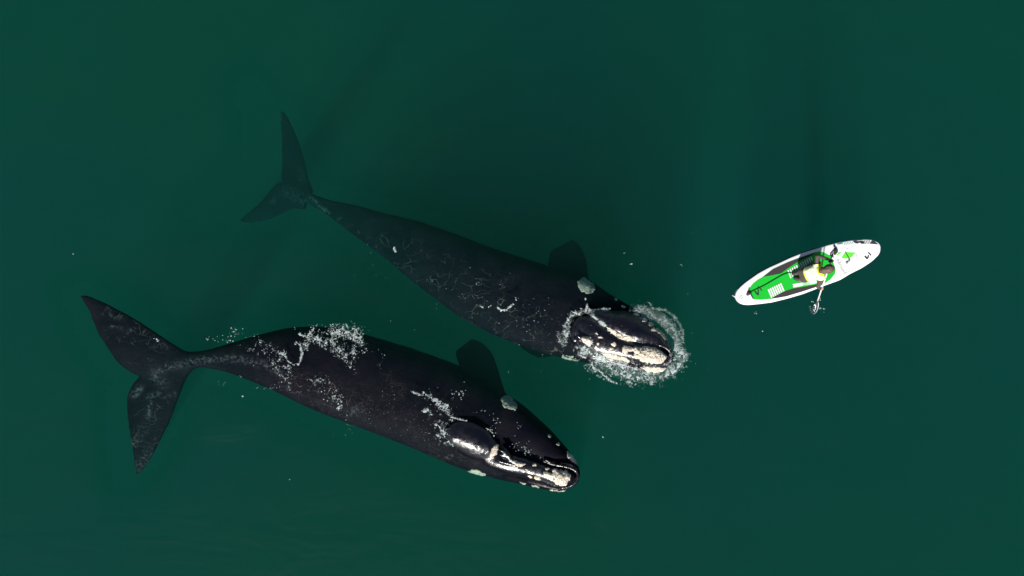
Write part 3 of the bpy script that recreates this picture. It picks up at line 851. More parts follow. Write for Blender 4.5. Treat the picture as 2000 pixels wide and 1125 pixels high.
flecks("foam_flecks", "tiny white bubbles scattered on the water and along the lower whale", [
    (459, 648, 8, 5, 26, .5, 1.3), (425, 660, 14, 4, 14, .4, 1.2), (449, 665, 3, 1.5, 5, .8, 1.8), (495, 656, 8, 4, 8, .4, 1.1), (640, 640, 40, 6, 40, .4, 1.3),
    (520, 690, 30, 14, 26, .4, 1.1), (545, 745, 25, 10, 22, .4, 1.1), (530, 757, 8, 3, 12, .5, 1.0), (470, 735, 1, 1, 3, .8, 1.0), (473, 774, .6, .6, 2, 1.5, 2.2), (436, 750, 5, 4, 6, .4, .9),
    (662, 796, 2, 4, 7, 1.2, 2.4), (640, 775, 14, 18, 22, .5, 1.6), (680, 835, 8, 7, 9, .4, 1.0), (695, 692, 16, 18, 26, .5, 1.5), (740, 690, 10, 10, 6, .4, 1.0),
    (900, 765, 8, 7, 16, .7, 1.7), (870, 775, 14, 10, 12, .5, 1.1), (970, 826, 5, 6, 10, .6, 1.6), (1010, 835, 6, 6, 10, .5, 1.2), (1012, 872, 8, 5, 16, .7, 1.5), (1030, 884, 5, 4, 10, .7, 1.4),
    (940, 802, 10, 4, 8, .4, .9), (960, 840, 8, 6, 8, .5, 1.2), (830, 840, 24, 16, 60, .3, .8), (740, 800, 40, 20, 60, .3, .7),
    (143, 496, .3, .3, 1, 1.2, 1.4), (566, 936, .3, .3, 1, 1.5, 1.7), (1232, 516, 1, 1, 3, .9, 1.4), (1220, 490, 1, 3, 2, .7, 1.0), (1400, 445, 25, 12, 6, .3, .5), (1330, 517, 3, 2, 5, .4, .9),
    (1489, 646, 1.2, .8, 4, .8, 1.7), (1475, 612, 1.5, 2, 4, .6, .9), (1178, 853, 1, 2, 2, .7, 1.1), (1100, 700, 60, 40, 12, .4, .8), (305, 663, 4, 2, 6, .8, 2.0), (760, 560, 60, 40, 14, .3, .7),
    (940, 600, 50, 30, 40, .4, 1.0), (1050, 630, 25, 25, 30, .4, .9), (1280, 690, 50, 40, 30, .3, .8), (1225, 735, 40, 8, 24, .4, .9), (1310, 730, 12, 12, 16, .4, 1.0), (1325, 640, 8, 22, 12, .3, .8), (880, 340, 40, 8, 3, .2, .4)], 5)

# ------------------------------------------------------------------ paddle board
Zb = lambda pts: zoomed(pts, 1420, 450, 6.25)
M_WHITE = simple_mat("board_white", (0.80, 0.81, 0.82), 0.35, 0.5, noise=(8, 0.03))
M_GREEN = simple_mat("pad_green", (0.008, 0.45, 0.03), 0.85, 0.2, noise=(25, 0.12), bump=(120, 0.3, 0.004))
M_LIME = simple_mat("print_lime", (0.10, 0.68, 0.03), 0.5, 0.4, noise=(20, 0.06))
M_BLACK = simple_mat("pad_black", (0.045, 0.036, 0.040), 0.85, 0.2, noise=(20, 0.2), bump=(120, 0.3, 0.004))
M_PRINT = simple_mat("print_black", (0.03, 0.025, 0.03), 0.5, 0.4, noise=(20, 0.1))
M_GREY = simple_mat("print_grey", (0.35, 0.34, 0.36), 0.5, 0.4, noise=(20, 0.1))
M_TEAL = simple_mat("print_teal", (0.02, 0.22, 0.17), 0.5, 0.4, noise=(20, 0.1))

DECK = 0.105
NOSE = P(1718, 482, DECK); TAIL = P(1437, 580, DECK)
AX = (NOSE - TAIL)[:2]; BL = np.linalg.norm(AX); AX = AX / BL
LT = np.array([-AX[1], AX[0]])
def rocker(x, y):
    s = ((np.array([x, y]) - TAIL[:2]) @ AX) / BL
    return 0.09 * max(0.0, (s - 0.6) / 0.4) ** 2
board = empty("paddle_board", tuple((NOSE + TAIL) / 2 * np.array([1, 1, 0])))
tag(board, "white paddle board with green and black deck pads carrying the kneeling paddler", "paddle board")
BOFF = np.array(board.location)

def to_local(v): return [np.array(p) - BOFF for p in v]

def build_hull():
    up = [(97, 800), (108, 740), (150, 688), (220, 626), (375, 515), (500, 446), (625, 390), (760, 326), (906, 268), (1040, 226), (1131, 200), (1200, 178), (1340, 143), (1500, 117), (1650, 104), (1750, 110), (1830, 146), (1862, 185), (1871, 222)]
    lowr = [(97, 812), (118, 862), (170, 902), (250, 912), (375, 901), (540, 881), (725, 836), (925, 778), (1094, 713), (1175, 680), (1375, 608), (1500, 532), (1640, 462), (1760, 382), (1840, 302), (1868, 240), (1872, 228)]
    n = 90
    L, R = resample(Zb(up), n, 1), resample(Zb(lowr), n, 1)
    prof = [(-1, .0), (-.985, .032), (-.955, .055), (-.90, .062), (-.5, .063), (0, .0635), (.5, .063), (.90, .062), (.955, .055), (.985, .032), (1, 0), (.985, -.04), (.94, -.06), (.5, -.065), (0, -.066), (-.5, -.065), (-.94, -.06), (-.985, -.04)]
    rings = np.zeros((n, len(prof), 3))
    for i in range(n):
        a, b = P(*L[i], .04), P(*R[i], .04)
        zr = .04 + rocker(*((a + b) / 2)[:2])
        a, b = P(*L[i], zr), P(*R[i], zr)
        m, h = (a + b) / 2, (b - a) / 2
        w = np.linalg.norm(h)
        k = min(1.0, (w / 0.12) ** 0.5)
        for j, (x, z) in enumerate(prof):
            q = m + h * x
            rings[i, j] = (q[0], q[1], 0.0415 + z * k + rocker(q[0], q[1]))
    v, f = loft_rings(rings)
    me = mesh_from("hull", v, f)
    bm = bmesh.new(); bm.from_mesh(me); bmesh.ops.recalc_face_normals(bm, faces=bm.faces); bm.to_mesh(me); bm.free()
    b = bvh_of(me)
    set_coords(me, coords(me) - BOFF)
    hull = new_obj("hull", me, M_WHITE, board)
    me.materials.append(simple_mat("rail_navy", (0.012, 0.02, 0.05), 0.5, 0.4, noise=(20, 0.1)))  # navy for one rail's faces only
    me.materials.append(M_TEAL)
    M_ = len(prof)
    for fi, p in enumerate(me.polygons[:(n - 1) * M_]):
        i_, j_ = divmod(fi, M_)
        if j_ in (M_ - 1, 0, 1) and 3 < i_ < n - 8: p.material_index = 1 if i_ < n * .58 else 2
    return b
bvh_hull = build_hull()

def deck_point(u, v, lift):
    co = Vector((0, 0, CAM_H)); d = (Vector(P(u, v, DECK)) - co).normalized()
    h = bvh_hull.ray_cast(co, d)[0]
    if h is None:
        return None
    return np.array(h) + np.array([0, 0, lift])

def decal(name, polys, lift, mat, parent=board, thick=0.004, label=None, step=2.0):
    """Sheets laid on the deck: each outline cut into a fine grid so that it follows the rocker."""
    g = Geo()
    for poly in polys:
        pp = np.array(poly, float)
        ring = resample(np.r_[pp, pp[:1]], max(len(pp) + 1, int(np.linalg.norm(np.diff(np.r_[pp, pp[:1]], axis=0), axis=1).sum() / step)), 0)[:-1]
        # keep the corners
        bm = bmesh.new()
        pts = []
        for a, b in zip(pp, np.r_[pp[1:], pp[:1]]):
            m = max(1, int(np.linalg.norm(b - a) / 6))
            pts += [a + (b - a) * k / m for k in range(m)]
        top, bot = [], []
        ok = True
        for u, v in pts:
            t = deck_point(u, v, lift)
            if t is None: 
                q = P(u, v, DECK - 0.05); t = q
            top.append(bm.verts.new(t - BOFF)); bot.append(bm.verts.new(t - BOFF - np.array([0, 0, thick])))
        try:
            bm.faces.new(top)
        except ValueError:
            bm.free(); continue
        n = len(top)
        for i in range(n):
            bm.faces.new((top[i], bot[i], bot[(i + 1) % n], top[(i + 1) % n]))
        bmesh.ops.triangulate(bm, faces=[fc for fc in bm.faces if len(fc.verts) > 4])
        bmesh.ops.recalc_face_normals(bm, faces=bm.faces)
        bm.verts.index_update()
        g.add([v.co for v in bm.verts], [[v.index for v in fc.verts] for fc in bm.faces])
        bm.free()
    o = new_obj(name, g.mesh(name, False), mat, parent)
    if label: o["label"] = label
    return o

def bar(a, b, w):
    a, b = np.array(a, float), np.array(b, float)
    d = (b - a) / np.linalg.norm(b - a); n = np.array([-d[1], d[0]]) * w / 2
    return [tuple(a + n), tuple(b + n), tuple(b - n), tuple(a - n)]

def lerp(a, b, t): return (a[0] + (b[0] - a[0]) * t, a[1] + (b[1] - a[1]) * t)

pad = decal("deck_pad", [Zb([(264, 715), (310, 655), (370, 605), (432, 570), (560, 470), (740, 388), (900, 326), (1090, 262), (1130, 258), (1190, 275), (1262, 312), (1300, 400), (1325, 480), (1318, 530), (1260, 600), (1200, 642),
                              (1100, 686), (900, 752), (720, 805), (620, 823), (520, 838), (400, 848), (330, 842), (292, 800), (280, 740)])], 0.006, M_GREEN, thick=0.006)
decal("black_panel", [Zb([(440, 567), (560, 474), (740, 392), (900, 330), (1085, 266), (1052, 296), (900, 362), (760, 450), (655, 527), (540, 550)])], 0.010, M_BLACK, pad)
decal("black_panel", [Zb([(528, 833), (600, 790), (700, 745), (800, 712), (1082, 664), (1096, 688), (900, 752), (720, 805), (620, 823)])], 0.010, M_BLACK, pad)
decal("grip_stripes", [bar(lerp((497, 718), (650, 640), i / 5 ), lerp((542, 826), (695, 742), i / 5), 19) for i in range(6)] and
      [Zb(bar(lerp((502, 718), (650, 645), i / 6), lerp((545, 822), (692, 742), i / 6), 17)) for i in range(7)], 0.014, M_WHITE, pad)
decal("grip_stripes", [Zb(bar(lerp((742, 485), (1022, 322), i / 11), lerp((778, 582), (1040, 366), i / 11), 14)) for i in range(12)], 0.014, M_WHITE, pad)
strip = [Zb([(795, 655), (920, 636), (920, 676), (812, 697), (800, 685), (812, 672)])]
for i in range(5): strip.append(Zb(bar((932 + i * 15, 634 - i * 2), (932 + i * 15, 672 - i * 2), 7)))
strip.append(Zb([(1004, 624), (1088, 606), (1092, 644), (1004, 662)]))
decal("white_band", strip, 0.014, M_WHITE, pad)
Zt = lambda pts: zoomed(pts, 1430, 545, 20.45)
decal("logo", [Zt([(855, 480), (890, 445), (1005, 585), (1005, 330), (1045, 285), (1062, 330), (1062, 620), (1040, 655), (985, 640)]), Zt([(1085, 385), (1120, 345), (1185, 450), (1185, 500)])], 0.0145, M_PRINT, pad)
Zn = lambda pts: zoomed(pts, 1580, 455, 10.71)
decal("logo", [Zn([(1155, 495), (1180, 470), (1218, 512), (1232, 460), (1262, 470), (1240, 535), (1215, 556), (1195, 540)]), Zn(bar((1238, 405), (1300, 468), 26))], 0.0035, M_PRINT)
# round emblem at the tail
ringpts = ell(1446.9, 580.0, 4.1, 4.1); inner = ell(1446.9, 580.0, 3.1, 3.1)
decal("logo", [[ringpts[i], ringpts[(i + 1) % 18], inner[(i + 1) % 18], inner[i]] for i in range(18) if i % 6 != 5] + [bar((1445.4, 581.2), (1448.3, 578.6), 1.1)], 0.0035, M_GREY)
decal("rail_print", [Zb([(1532, 128), (1600, 118), (1660, 113), (1684, 163), (1640, 165), (1625, 152), (1605, 152), (1596, 163), (1558, 155)]), Zb([(1742, 163), (1766, 122), (1800, 132), (1848, 172)])] +
      [Zb(bar((1672 + i * 22, 114 + i * 1), (1694 + i * 17, 164), 8)) for i in range(4)], 0.0035, M_PRINT)
decal("rail_print", [Zb(bar((1426 + i * 20, 150 - i * 2.6), (1440 + i * 20, 180 - i * 2.6), 6)) for i in range(6)] + [Zb([(1345, 160), (1412, 148), (1410, 166), (1345, 174)])], 0.0035, M_TEAL)
decal("lime_print", [Zb([(1395, 333), (1442, 266), (1566, 270), (1530, 318), (1500, 340), (1440, 344)]), Zb([(1335, 303), (1366, 263), (1398, 266), (1352, 307)])], 0.0035, M_LIME)
decal("grey_print", [Zb([(1562, 279), (1566, 273), (1588, 298), (1576, 342), (1569, 339), (1581, 301)])], 0.0035, M_GREY)
decal("grey_print", [Zb([(1430, 208), (1471, 219), (1487, 237), (1482, 240), (1468, 225), (1430, 213)])], 0.0035, M_GREY)

def lettering(txt, u, v, ang, size, mat, spacing=1.0):
    cu = bpy.data.curves.new("lettering", 'FONT'); cu.body = txt; cu.size = size; cu.extrude = 0.001; cu.space_character = spacing
    o = bpy.data.objects.new("lettering", cu); COL.objects.link(o)
    bpy.context.view_layer.update()
    me = evaluate(o)
    bpy.data.objects.remove(o)
    co = coords(me)
    r = math.radians(ang)
    base = deck_point(u, v, 0)
    xy = np.c_[co[:, 0] * math.cos(r) - co[:, 1] * math.sin(r), co[:, 0] * math.sin(r) + co[:, 1] * math.cos(r)] + base[:2]
    z = np.array([0.105 + rocker(x, y) + 0.0035 + zz for (x, y), zz in zip(xy, co[:, 2])])
    set_coords(me, np.c_[xy, z] - BOFF)
    return new_obj("lettering", me, mat, board)
lettering("Allround", 1632.6, 507.6, -61, 0.102, M_GREY, 1.0)
lettering("11", 1651.5, 528.0, -62, 0.07, M_GREY)

# carry strap plug at the tail, valve
M_RUBBER = simple_mat("black_rubber", (0.03, 0.03, 0.034), 0.6, 0.4, noise=(30, 0.2))
M_STRAP = simple_mat("dark_webbing", (0.02, 0.035, 0.025), 0.8, 0.2, noise=(60, 0.2))
g = Geo()
g.add(*tube([deck_point(1458.5, 576.5, .01) - BOFF, deck_point(1461, 573.5, .03) - BOFF, deck_point(1464.5, 571.5, .02) - BOFF, deck_point(1467, 571.5, .012) - BOFF], [.022, .04, .028, .02], 10))
g.add(*tube([deck_point(1460, 577, .02) - BOFF, deck_point(1462.5, 563, .02) - BOFF], [.012, .01], 8))
g.add(*tube([deck_point(1466, 575, .016) - BOFF, deck_point(1471, 584, .014) - BOFF], [.012, .01], 8))
new_obj("leash_plug", g.mesh("leash_plug"), M_RUBBER, board)
g = Geo()
g.add(*tube([P(1437, 581, .04) - BOFF, P(1434, 579, .03) - BOFF, P(1430, 576.5, .02) - BOFF], [.012, .012, .008], 8))
new_obj("tail_loop", g.mesh("tail_loop"), simple_mat("pale_cord", (.6, .62, .6), .6, .3, noise=(30, .1)), board)

# ankle leash lying along the deck
g = Geo()
lp = resample([(1465, 571), (1474, 566.5), (1482, 563), (1492, 558), (1510, 547.5), (1528, 537), (1543, 532), (1551, 534)], 40, 2)
g.add(*tube([deck_point(u, v, .02) for u, v in lp], 0.011, 8))
o = new_obj("leash", g.mesh("leash"), simple_mat("green_webbing", (0.006, 0.17, 0.03), 0.8, 0.2, noise=(60, 0.2))); tag(o, "dark green leash cord running along the green deck pad from the tail", "leash")

# black deck bag with its straps, near the rail in front of the paddler
bag = empty("deck_bag", tuple(deck_point(1632, 489, 0)))
tag(bag, "small black and grey bag strapped on the white deck ahead of the paddler", "bag")
bo = np.array(bag.location)
def slab(name, poly, z0, z1, mat, parent, inset=0.8):
    pp = np.array(poly, float); c = pp.mean(0)
    base = [P(*p, DECK + z0) for p in pp]; mid = [P(*p, DECK + z0 + (z1 - z0) * .7) for p in pp]
    top = [P(*(c + (p - c) * inset), DECK + z1) for p in pp]
    n = len(pp)
    v = base + mid + top
    f = [tuple(range(n - 1, -1, -1)), tuple(range(2 * n, 3 * n))]
    for r in (0, 1):
        for i in range(n): f.append((r * n + i, r * n + (i + 1) % n, (r + 1) * n + (i + 1) % n, (r + 1) * n + i))
    me = mesh_from(name, np.array(v) - bo, f, False)
    bm = bmesh.new(); bm.from_mesh(me); bmesh.ops.recalc_face_normals(bm, faces=bm.faces)
    bmesh.ops.bevel(bm, geom=list(bm.edges), offset=0.006, segments=2, affect='EDGES'); bm.to_mesh(me); bm.free()
    return new_obj(name, me, mat, parent)
Zg = lambda pts: zoomed(pts, 1600, 465, 14.06)
slab("pouch", Zg([(420, 310), (490, 305), (522, 380), (430, 480), (395, 440), (410, 380)]), .004, .09, M_RUBBER, bag)
slab("grey_flap", Zg([(290, 455), (400, 330), (425, 350), (410, 410), (350, 430)]), .004, .05, simple_mat("grey_cloth", (.22, .2, .22), .8, .2, noise=(40, .2)), bag)
g = Geo()
for a, b, r in (((405, 205), (445, 275), .018), ((380, 440), (310, 610), .012), ((300, 460), (340, 520), .01), ((350, 470), (385, 525), .014), ((445, 275), (480, 310), .008), ((425, 270), (400, 340), .008)):
    (u0, v0), (u1, v1) = Zg([a, b])
    g.add(*tube([P(u0, v0, DECK + .02) - bo, P((u0 + u1) / 2, (v0 + v1) / 2, DECK + .03) - bo, P(u1, v1, DECK + .02) - bo], r, 8))
new_obj("strap", g.mesh("strap"), M_RUBBER, bag)

# a loose cord with a clip on the nose
clip = empty("tie_cord", tuple(deck_point(1657, 508, 0)))
tag(clip, "thin black cord with a clip lying on the lime print of the nose", "cord")
co_ = np.array(clip.location)
g = Geo()
g.add(*tube([deck_point(u, v, .012) - co_ for u, v in resample(Zg([(715, 385), (750, 450), (800, 540), (815, 600)]), 12, 1)], .007, 8))
new_obj("cord", g.mesh("cord"), M_RUBBER, clip)
g = Geo()
g.add(*tube([deck_point(u, v, .02) - co_ for u, v in resample(Zg([(815, 590), (820, 640), (790, 650), (745, 690), (725, 720)]), 10, 0)], [.012, .018, .024, .02, .012, .014, .022, .026, .02, .01], 8))
new_obj("clip", g.mesh("clip"), M_GREY, clip)

# ------------------------------------------------------------------ paddle
GRIP, TIP = P(1623, 510, 1.08), P(1588.5, 613, -0.16)
shaft_dir = (TIP - GRIP) / np.linalg.norm(TIP - GRIP)
paddle = empty("paddle", tuple(GRIP)); po = np.array(paddle.location)
tag(paddle, "paddle with white shaft and black blade dipping in the water beside the board", "paddle")
plen = np.linalg.norm(TIP - GRIP)
M_SHAFT = simple_mat("paddle_white", (0.72, 0.73, 0.75), 0.35, 0.5, noise=(15, 0.05))
g = Geo(); g.add(*tube([np.zeros(3), shaft_dir * plen * .4, shaft_dir * (plen - .42)], [.015, .015, .014], 12))
new_obj("shaft", g.mesh("shaft"), M_SHAFT, paddle)
side = np.cross(shaft_dir, np.array([0, 0, 1.0])); side /= np.linalg.norm(side)       # horizontal, across the shaft
g = Geo(); g.add(*tube([-side * .055, -side * .02 - shaft_dir * .012, side * .02 - shaft_dir * .012, side * .055], [.014, .02, .02, .014], 10))
new_obj("grip", g.mesh("grip"), M_RUBBER, paddle)
# teardrop blade
nb = np.cross(side, shaft_dir)
rings = []
for t in np.linspace(0, 1, 22):
    w = 0.012 + 0.062 * math.sin(math.pi * min(1, t * 0.62 + .02)) ** 1.2 if t < .8 else (0.012 + 0.062 * math.sin(math.pi * (.8 * .62 + .02)) ** 1.2) * math.sqrt(max(0.002, 1 - ((t - .8) / .2) ** 2))
    c = shaft_dir * (plen - .44 + .44 * t) 
    th = np.linspace(0, 2 * math.pi, 16, endpoint=False)
    rings.append(c + np.cos(th)[:, None] * w * side + np.sin(th)[:, None] * (0.009 if t > .15 else .014) * nb)
v, f = loft_rings(np.array(rings)); blade = new_obj("blade", mesh_from("blade", v, f), M_RUBBER, paddle)
def blade_patch(name, poly, mat):
    g = Geo(); n = len(poly)
    top = [shaft_dir * (plen - .44 + .44 * a) + side * b * .07 + nb * .0125 for a, b in poly]
    bot = [p - nb * .004 for p in top]
    g.add(top + bot, [tuple(range(n))] + [(i, n + i, n + (i + 1) % n, (i + 1) % n) for i in range(n)])
    return new_obj(name, g.mesh(name, False), mat, blade)
sgn = 1.0 if side[0] > 0 else -1.0
def flipped(poly): return [(a, b * sgn) for a, b in poly]
blade_patch("blade_print", flipped([(.22, -.75), (.30, -.85), (.34, -.2), (.30, -.1)]), M_SHAFT)
blade_patch("blade_print", flipped([(.34, -.35), (.34, -.1), (.60, .15), (.66, .1), (.66, -.08), (.58, -.1)]), M_SHAFT)
blade_patch("blade_print", flipped([(.62, -.55), (.58, -.6), (.70, -.1), (.76, .2), (.80, .0)]), M_SHAFT)
g = Geo()
g.add(*tube([shaft_dir * (plen - .44 + .44 * a) + side * b * .07 * sgn for a, b in ((0.02, .1), (.3, .62), (.6, .85), (.85, .72), (.97, .3), (1.0, -.1))], .009, 8))
new_obj("blade_edge", g.mesh("blade_edge"), M_SHAFT, blade)
flecks("water_splash", "white splash drops around the paddle blade", [(1602, 583, .8, 1.2, 5, .6, 1.3), (1583, 601, 1.5, 2.5, 7, .4, 1.0), (1602, 602, 1.5, 2.0, 9, .4, 1.2), (1608, 603, 2, .6, 6, .5, 1.0), (1609, 609, .7, .4, 2, .5, .9), (1587, 589, 1.5, .8, 5, .5, 1.0)], 9)

# ------------------------------------------------------------------ the paddler
HANDR = GRIP + shaft_dir * (np.linalg.norm(P(1605, 562, .46) - GRIP))
HANDR = GRIP + shaft_dir * ((P(1605, 562, .46) - GRIP) @ shaft_dir)
PEL, SPI, CHE, NEB, NEK = P(1569, 538.5, .37), P(1582, 535.5, .57), P(1596, 531.5, .78), P(1605, 529, .92), P(1611, 527.5, 1.0)
HEAD = P(1618, 525, 1.09)
SHR, SHL = P(1606, 544, .84), P(1597, 515, .84)
ELR, ELL_ = P(1597, 560, .64), P(1596, 499, .90)
fwd3 = np.array([AX[0], AX[1], 0]); lft3 = np.array([LT[0], LT[1], 0])
HIR, HIL = P(1571, 545, .34), P(1566, 532, .34)
KNR = HIR + fwd3 * .40 - lft3 * .01; KNR[2] = .18
KNL = HIL + fwd3 * .40 + lft3 * .04; KNL[2] = .18
ANR = HIR - fwd3 * .03 + lft3 * .0; ANR[2] = .17
ANL = HIL - fwd3 * .05 - lft3 * .0; ANL[2] = .17
TOR, TOL = P(1550, 543, .15), P(1547, 535, .15)

def hand_points(center, axis, frm):
    """Palm and five fingers closed round a bar."""
    axis = axis / np.linalg.norm(axis)
    out = frm - center; out -= axis * (out @ axis); out /= np.linalg.norm(out)
    tan = np.cross(axis, out)
    pos = lambda ang, r, s: center + r * (math.cos(ang) * out + math.sin(ang) * tan) + axis * s
    palm = pos(0, .034, 0)
    fingers = []
    for k, (s, ln) in enumerate(((-.031, 2.9), (-.0105, 3.3), (.0105, 3.2), (.031, 2.6))):
        fingers.append([pos(a, .030, s) for a in (0.55, .55 + ln * .33, .55 + ln * .66, .55 + ln)])
    thumb = [pos(-.5, .034, -.028), pos(-1.2, .031, -.034), pos(-2.0, .029, -.03)]
    return palm, fingers, thumb

verts, radii, edges = [], [], []
bones = {}
def node(p, r, prev=None):
    verts.append(tuple(p)); radii.append(r)
    if prev is not None: edges.append((prev, len(verts) - 1))
    return len(verts) - 1
pel = node(PEL, .135); spi = node(SPI, .115, pel); che = node(CHE, .125, spi); neb = node(NEB, .062, che); nek = node(NEK, .05, neb)
def arm(sh, el, handc, axis):
    a = node((CHE * .35 + np.array(sh) * .65), .07, che); b = node(sh, .058, a); c = node(el, .043, b)
    palm, fing, th = hand_points(handc, axis, el)
    wr = palm + (np.array(el) - palm) / np.linalg.norm(np.array(el) - palm) * .055
    d = node(wr, .026, c); e = node(palm, .022, d)
    for f_ in fing:
        pr = e
        for k, q in enumerate(f_): pr = node(q, (.0105, .0095, .009, .0075)[k], pr)
    pr = d
    for k, q in enumerate(th): pr = node(q, (.012, .0105, .009)[k], pr)
    return wr
WRR = arm(SHR, ELR, HANDR, -shaft_dir)
WRL = arm(SHL, ELL_, GRIP, side)
for hi, kn, an, to in ((HIR, KNR, ANR, TOR), (HIL, KNL, ANL, TOL)):
    a = node(hi, .092, pel); b = node(kn, .062, a)
    sh_ = kn * .45 + an * .55; sh_[2] = .165
    c = node(sh_, .055, b); d = node(an, .04, c); e = node(an * .4 + to * .6, .038, d); node(to, .024, e)

me = bpy.data.meshes.new("tmp_body"); me.from_pydata(verts, edges, [])
ob = new_obj("tmp_body", me)
ob.modifiers.new("skin", 'SKIN')
sv = me.skin_vertices[0].data
for i, r in enumerate(radii): sv[i].radius = (r, r); sv[i].use_root = (i == 0)
ss = ob.modifiers.new("sub", 'SUBSURF'); ss.levels = 2
body_me = evaluate(ob)
bpy.data.objects.remove(ob)

# head with face, turned to look ahead along the board and down at the paddle
hf = fwd3 * .95 + np.array([0, 0, -.35]); hf /= np.linalg.norm(hf)
hl = lft3; hu = np.cross(hf, hl)
def hp(x, y, z): return HEAD + hf * x + hl * y + hu * z
def ellipsoid(c, rx, ry, rz, nu=20, nv=14):
    v, f = [], []
    for i in range(nv + 1):
        ph = math.pi * i / nv
        for j in range(nu):
            th = 2 * math.pi * j / nu
            v.append(c + hf * rx * math.sin(ph) * math.cos(th) + hl * ry * math.sin(ph) * math.sin(th) + hu * rz * math.cos(ph))
    for i in range(nv):
        for j in range(nu): f.append((i * nu + j, i * nu + (j + 1) % nu, (i + 1) * nu + (j + 1) % nu, (i + 1) * nu + j))
    return v, f
g = Geo()
g.add([tuple(v.co) for v in body_me.vertices], [tuple(p.vertices) for p in body_me.polygons])
g.add(*ellipsoid(hp(0, 0, .02), .098, .077, .105)); g.add(*ellipsoid(hp(.035, 0, -.055), .062, .055, .065))
g.add(*ellipsoid(hp(.098, 0, -.015), .02, .013, .026)); g.add(*ellipsoid(hp(.085, 0, .022), .022, .05, .012))
g.add(*ellipsoid(hp(.09, 0, -.058), .014, .026, .011)); g.add(*ellipsoid(hp(.075, 0, -.1), .022, .026, .018))
for s in (-1, 1): g.add(*ellipsoid(hp(-.005, s * .08, -.01), .022, .012, .032)); g.add(*ellipsoid(hp(.08, s * .032, 0), .012, .016, .010))
g.add(*tube([NEB, NEK, hp(-.02, 0, -.05)], [.062, .052, .05], 14))
body_me = voxel_union(g, 0.0075, 2)
M_FLESH = simple_mat("skin", (0.52, 0.29, 0.19), 0.5, 0.4, noise=(20, 0.12))
person = new_obj("person", body_me, M_FLESH)
tag(person, "paddler kneeling on the board in a yellow vest and dark suit, gripping the paddle", "person")
pco, pno = coords(body_me), normals(body_me)
def sdist(a, b, r=0.0):
    ab = b - a; t = np.clip(((pco - a) @ ab) / (ab @ ab), 0, 1)
    return np.linalg.norm(pco - (a + t[:, None] * ab), axis=1) - r, t
segs = {"torso": [(PEL, SPI, .12), (SPI, CHE, .12), (CHE, NEB, .09)], "head": [(NEK, HEAD, .08)],
        "arm_r": [(SHR, ELR, .05), (ELR, WRR, .035)], "arm_l": [(SHL, ELL_, .05), (ELL_, WRL, .035)],
        "hand_r": [(HANDR, HANDR + 1e-4, .03)], "hand_l": [(GRIP, GRIP + 1e-4, .03)],
        "legs": [(HIR, KNR, .075), (KNR, ANR, .05), (HIL, KNL, .075), (KNL, ANL, .05)], "feet": [(ANR, TOR, .035), (ANL, TOL, .035)]}
names = list(segs)
D = np.stack([np.min([sdist(a, b, r)[0] for a, b, r in segs[n]], axis=0) for n in names], 1)
region = np.array(names)[D.argmin(1)]
hand_near = np.minimum(np.linalg.norm(pco - HANDR, axis=1), np.linalg.norm(pco - GRIP, axis=1)) < .075
region = np.where(hand_near, "hand", region)
AXT = (NEB - PEL) / np.linalg.norm(NEB - PEL); tl = np.linalg.norm(NEB - PEL)
tpar = ((pco - PEL) @ AXT) / tl
def garment(name, mask, off, mat, label=None, jitter=0.0):
    idx = -np.ones(len(pco), int); v, f = [], []
    for p in body_me.polygons:
        vs = list(p.vertices)
        if all(mask[i] for i in vs):
            for i in vs:
                if idx[i] < 0: idx[i] = len(v); v.append(pco[i] + pno[i] * off)
            f.append([idx[i] for i in vs])
    if jitter:
        vv = np.array(v); nn = np.array([pno[i] for i in np.nonzero(idx >= 0)[0][np.argsort(idx[idx >= 0])]])
        vv = vv + nn * ((fbm(vv, 14, 3, 5) - .5) * jitter)[:, None]; v = vv
    me = mesh_from(name, v, f)
    o = new_obj(name, me, mat, person)
    m = o.modifiers.new("thickness", 'SOLIDIFY'); m.thickness = 0.004; m.offset = -1
    if label: o["label"] = label
    return o
M_SUIT = simple_mat("wetsuit", (0.085, 0.062, 0.062), 0.7, 0.3, noise=(30, 0.15), bump=(60, .3, .006))
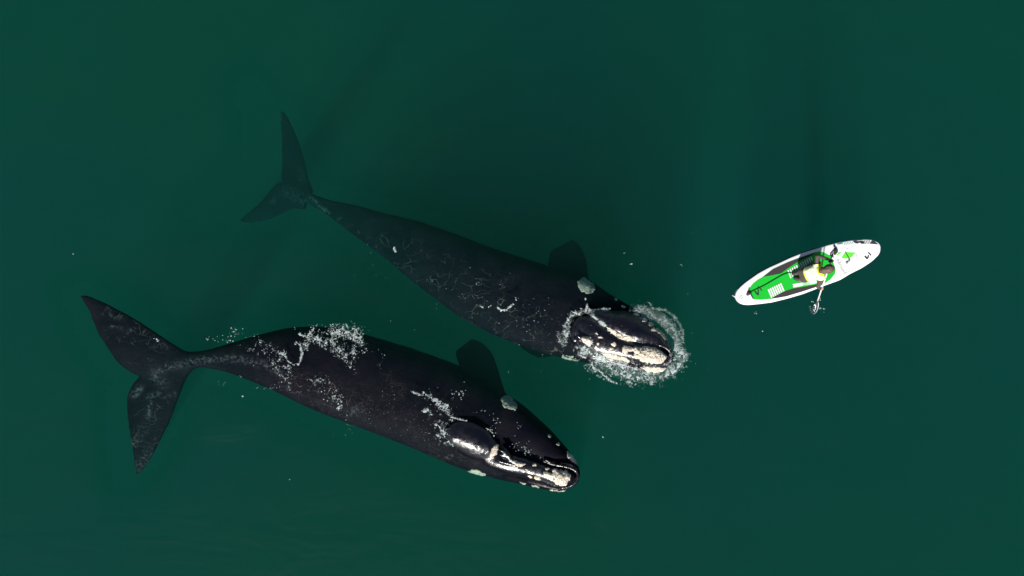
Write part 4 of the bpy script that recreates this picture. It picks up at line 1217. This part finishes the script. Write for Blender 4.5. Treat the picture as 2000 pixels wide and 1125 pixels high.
M_BOOT = simple_mat("neoprene_boot", (0.04, 0.042, 0.044), 0.7, 0.3, noise=(40, 0.25))
M_VEST = simple_mat("vest_sunlit", (0.86, 0.88, 0.60), 0.6, 0.3, noise=(12, 0.05), bump=(25, .4, .012))  # yellow cloth burnt out by sunlight, the glare painted as pale colour
M_VEST_YELLOW = simple_mat("vest_yellow", (0.80, 0.86, 0.03), 0.6, 0.3, noise=(12, 0.05))
M_HAIR = simple_mat("hair", (0.11, 0.075, 0.055), 0.55, 0.5, noise=(35, 0.75), bump=(90, .8, .01))
garment("wetsuit", np.isin(region, ["torso", "arm_r", "arm_l", "legs", "feet"]) | ((region == "head") & (tpar < 1.0)), .006, M_SUIT, jitter=.012)
garment("boots", region == "feet", .011, M_BOOT)
tor = (region == "torso") | ((np.isin(region, ["arm_r", "arm_l", "head"])) & (np.abs((pco - CHE) @ lft3) < .175) & (tpar < 1.02))
vest = garment("vest", tor & (tpar > .34) & (tpar < .98), .024, M_VEST, jitter=.02)
g = Geo()
def belt(t0, t1, off):
    m = tor & (tpar > t0) & (tpar < t1)
    return m
tr = garment("vest_edge", tor & (tpar > .30) & (tpar < .385), .027, M_VEST_YELLOW); 
tr2 = garment("vest_edge", tor & (tpar > .93) & (tpar < 1.06), .026, M_VEST_YELLOW)
# hair: cap with a bun at the back
g = Geo()
g.add(*ellipsoid(hp(-.022, 0, .04), .112, .095, .112, 28, 20)); g.add(*ellipsoid(hp(-.105, 0, -.02), .06, .07, .085, 20, 14)); g.add(*ellipsoid(hp(-.13, 0, -.075), .045, .05, .06, 16, 12))
hm = voxel_union(g, 0.009, 3); wrinkle(hm, .012, 30, 4)
hc = coords(hm)
keep = ((hc - hp(.062, 0, 0)) @ hf < 0)
bm = bmesh.new(); bm.from_mesh(hm); bm.verts.ensure_lookup_table()
bmesh.ops.delete(bm, geom=[bm.verts[i] for i in np.nonzero(~keep)[0]], context='VERTS'); bm.to_mesh(hm); bm.free()
new_obj("hair", hm, M_HAIR, person)
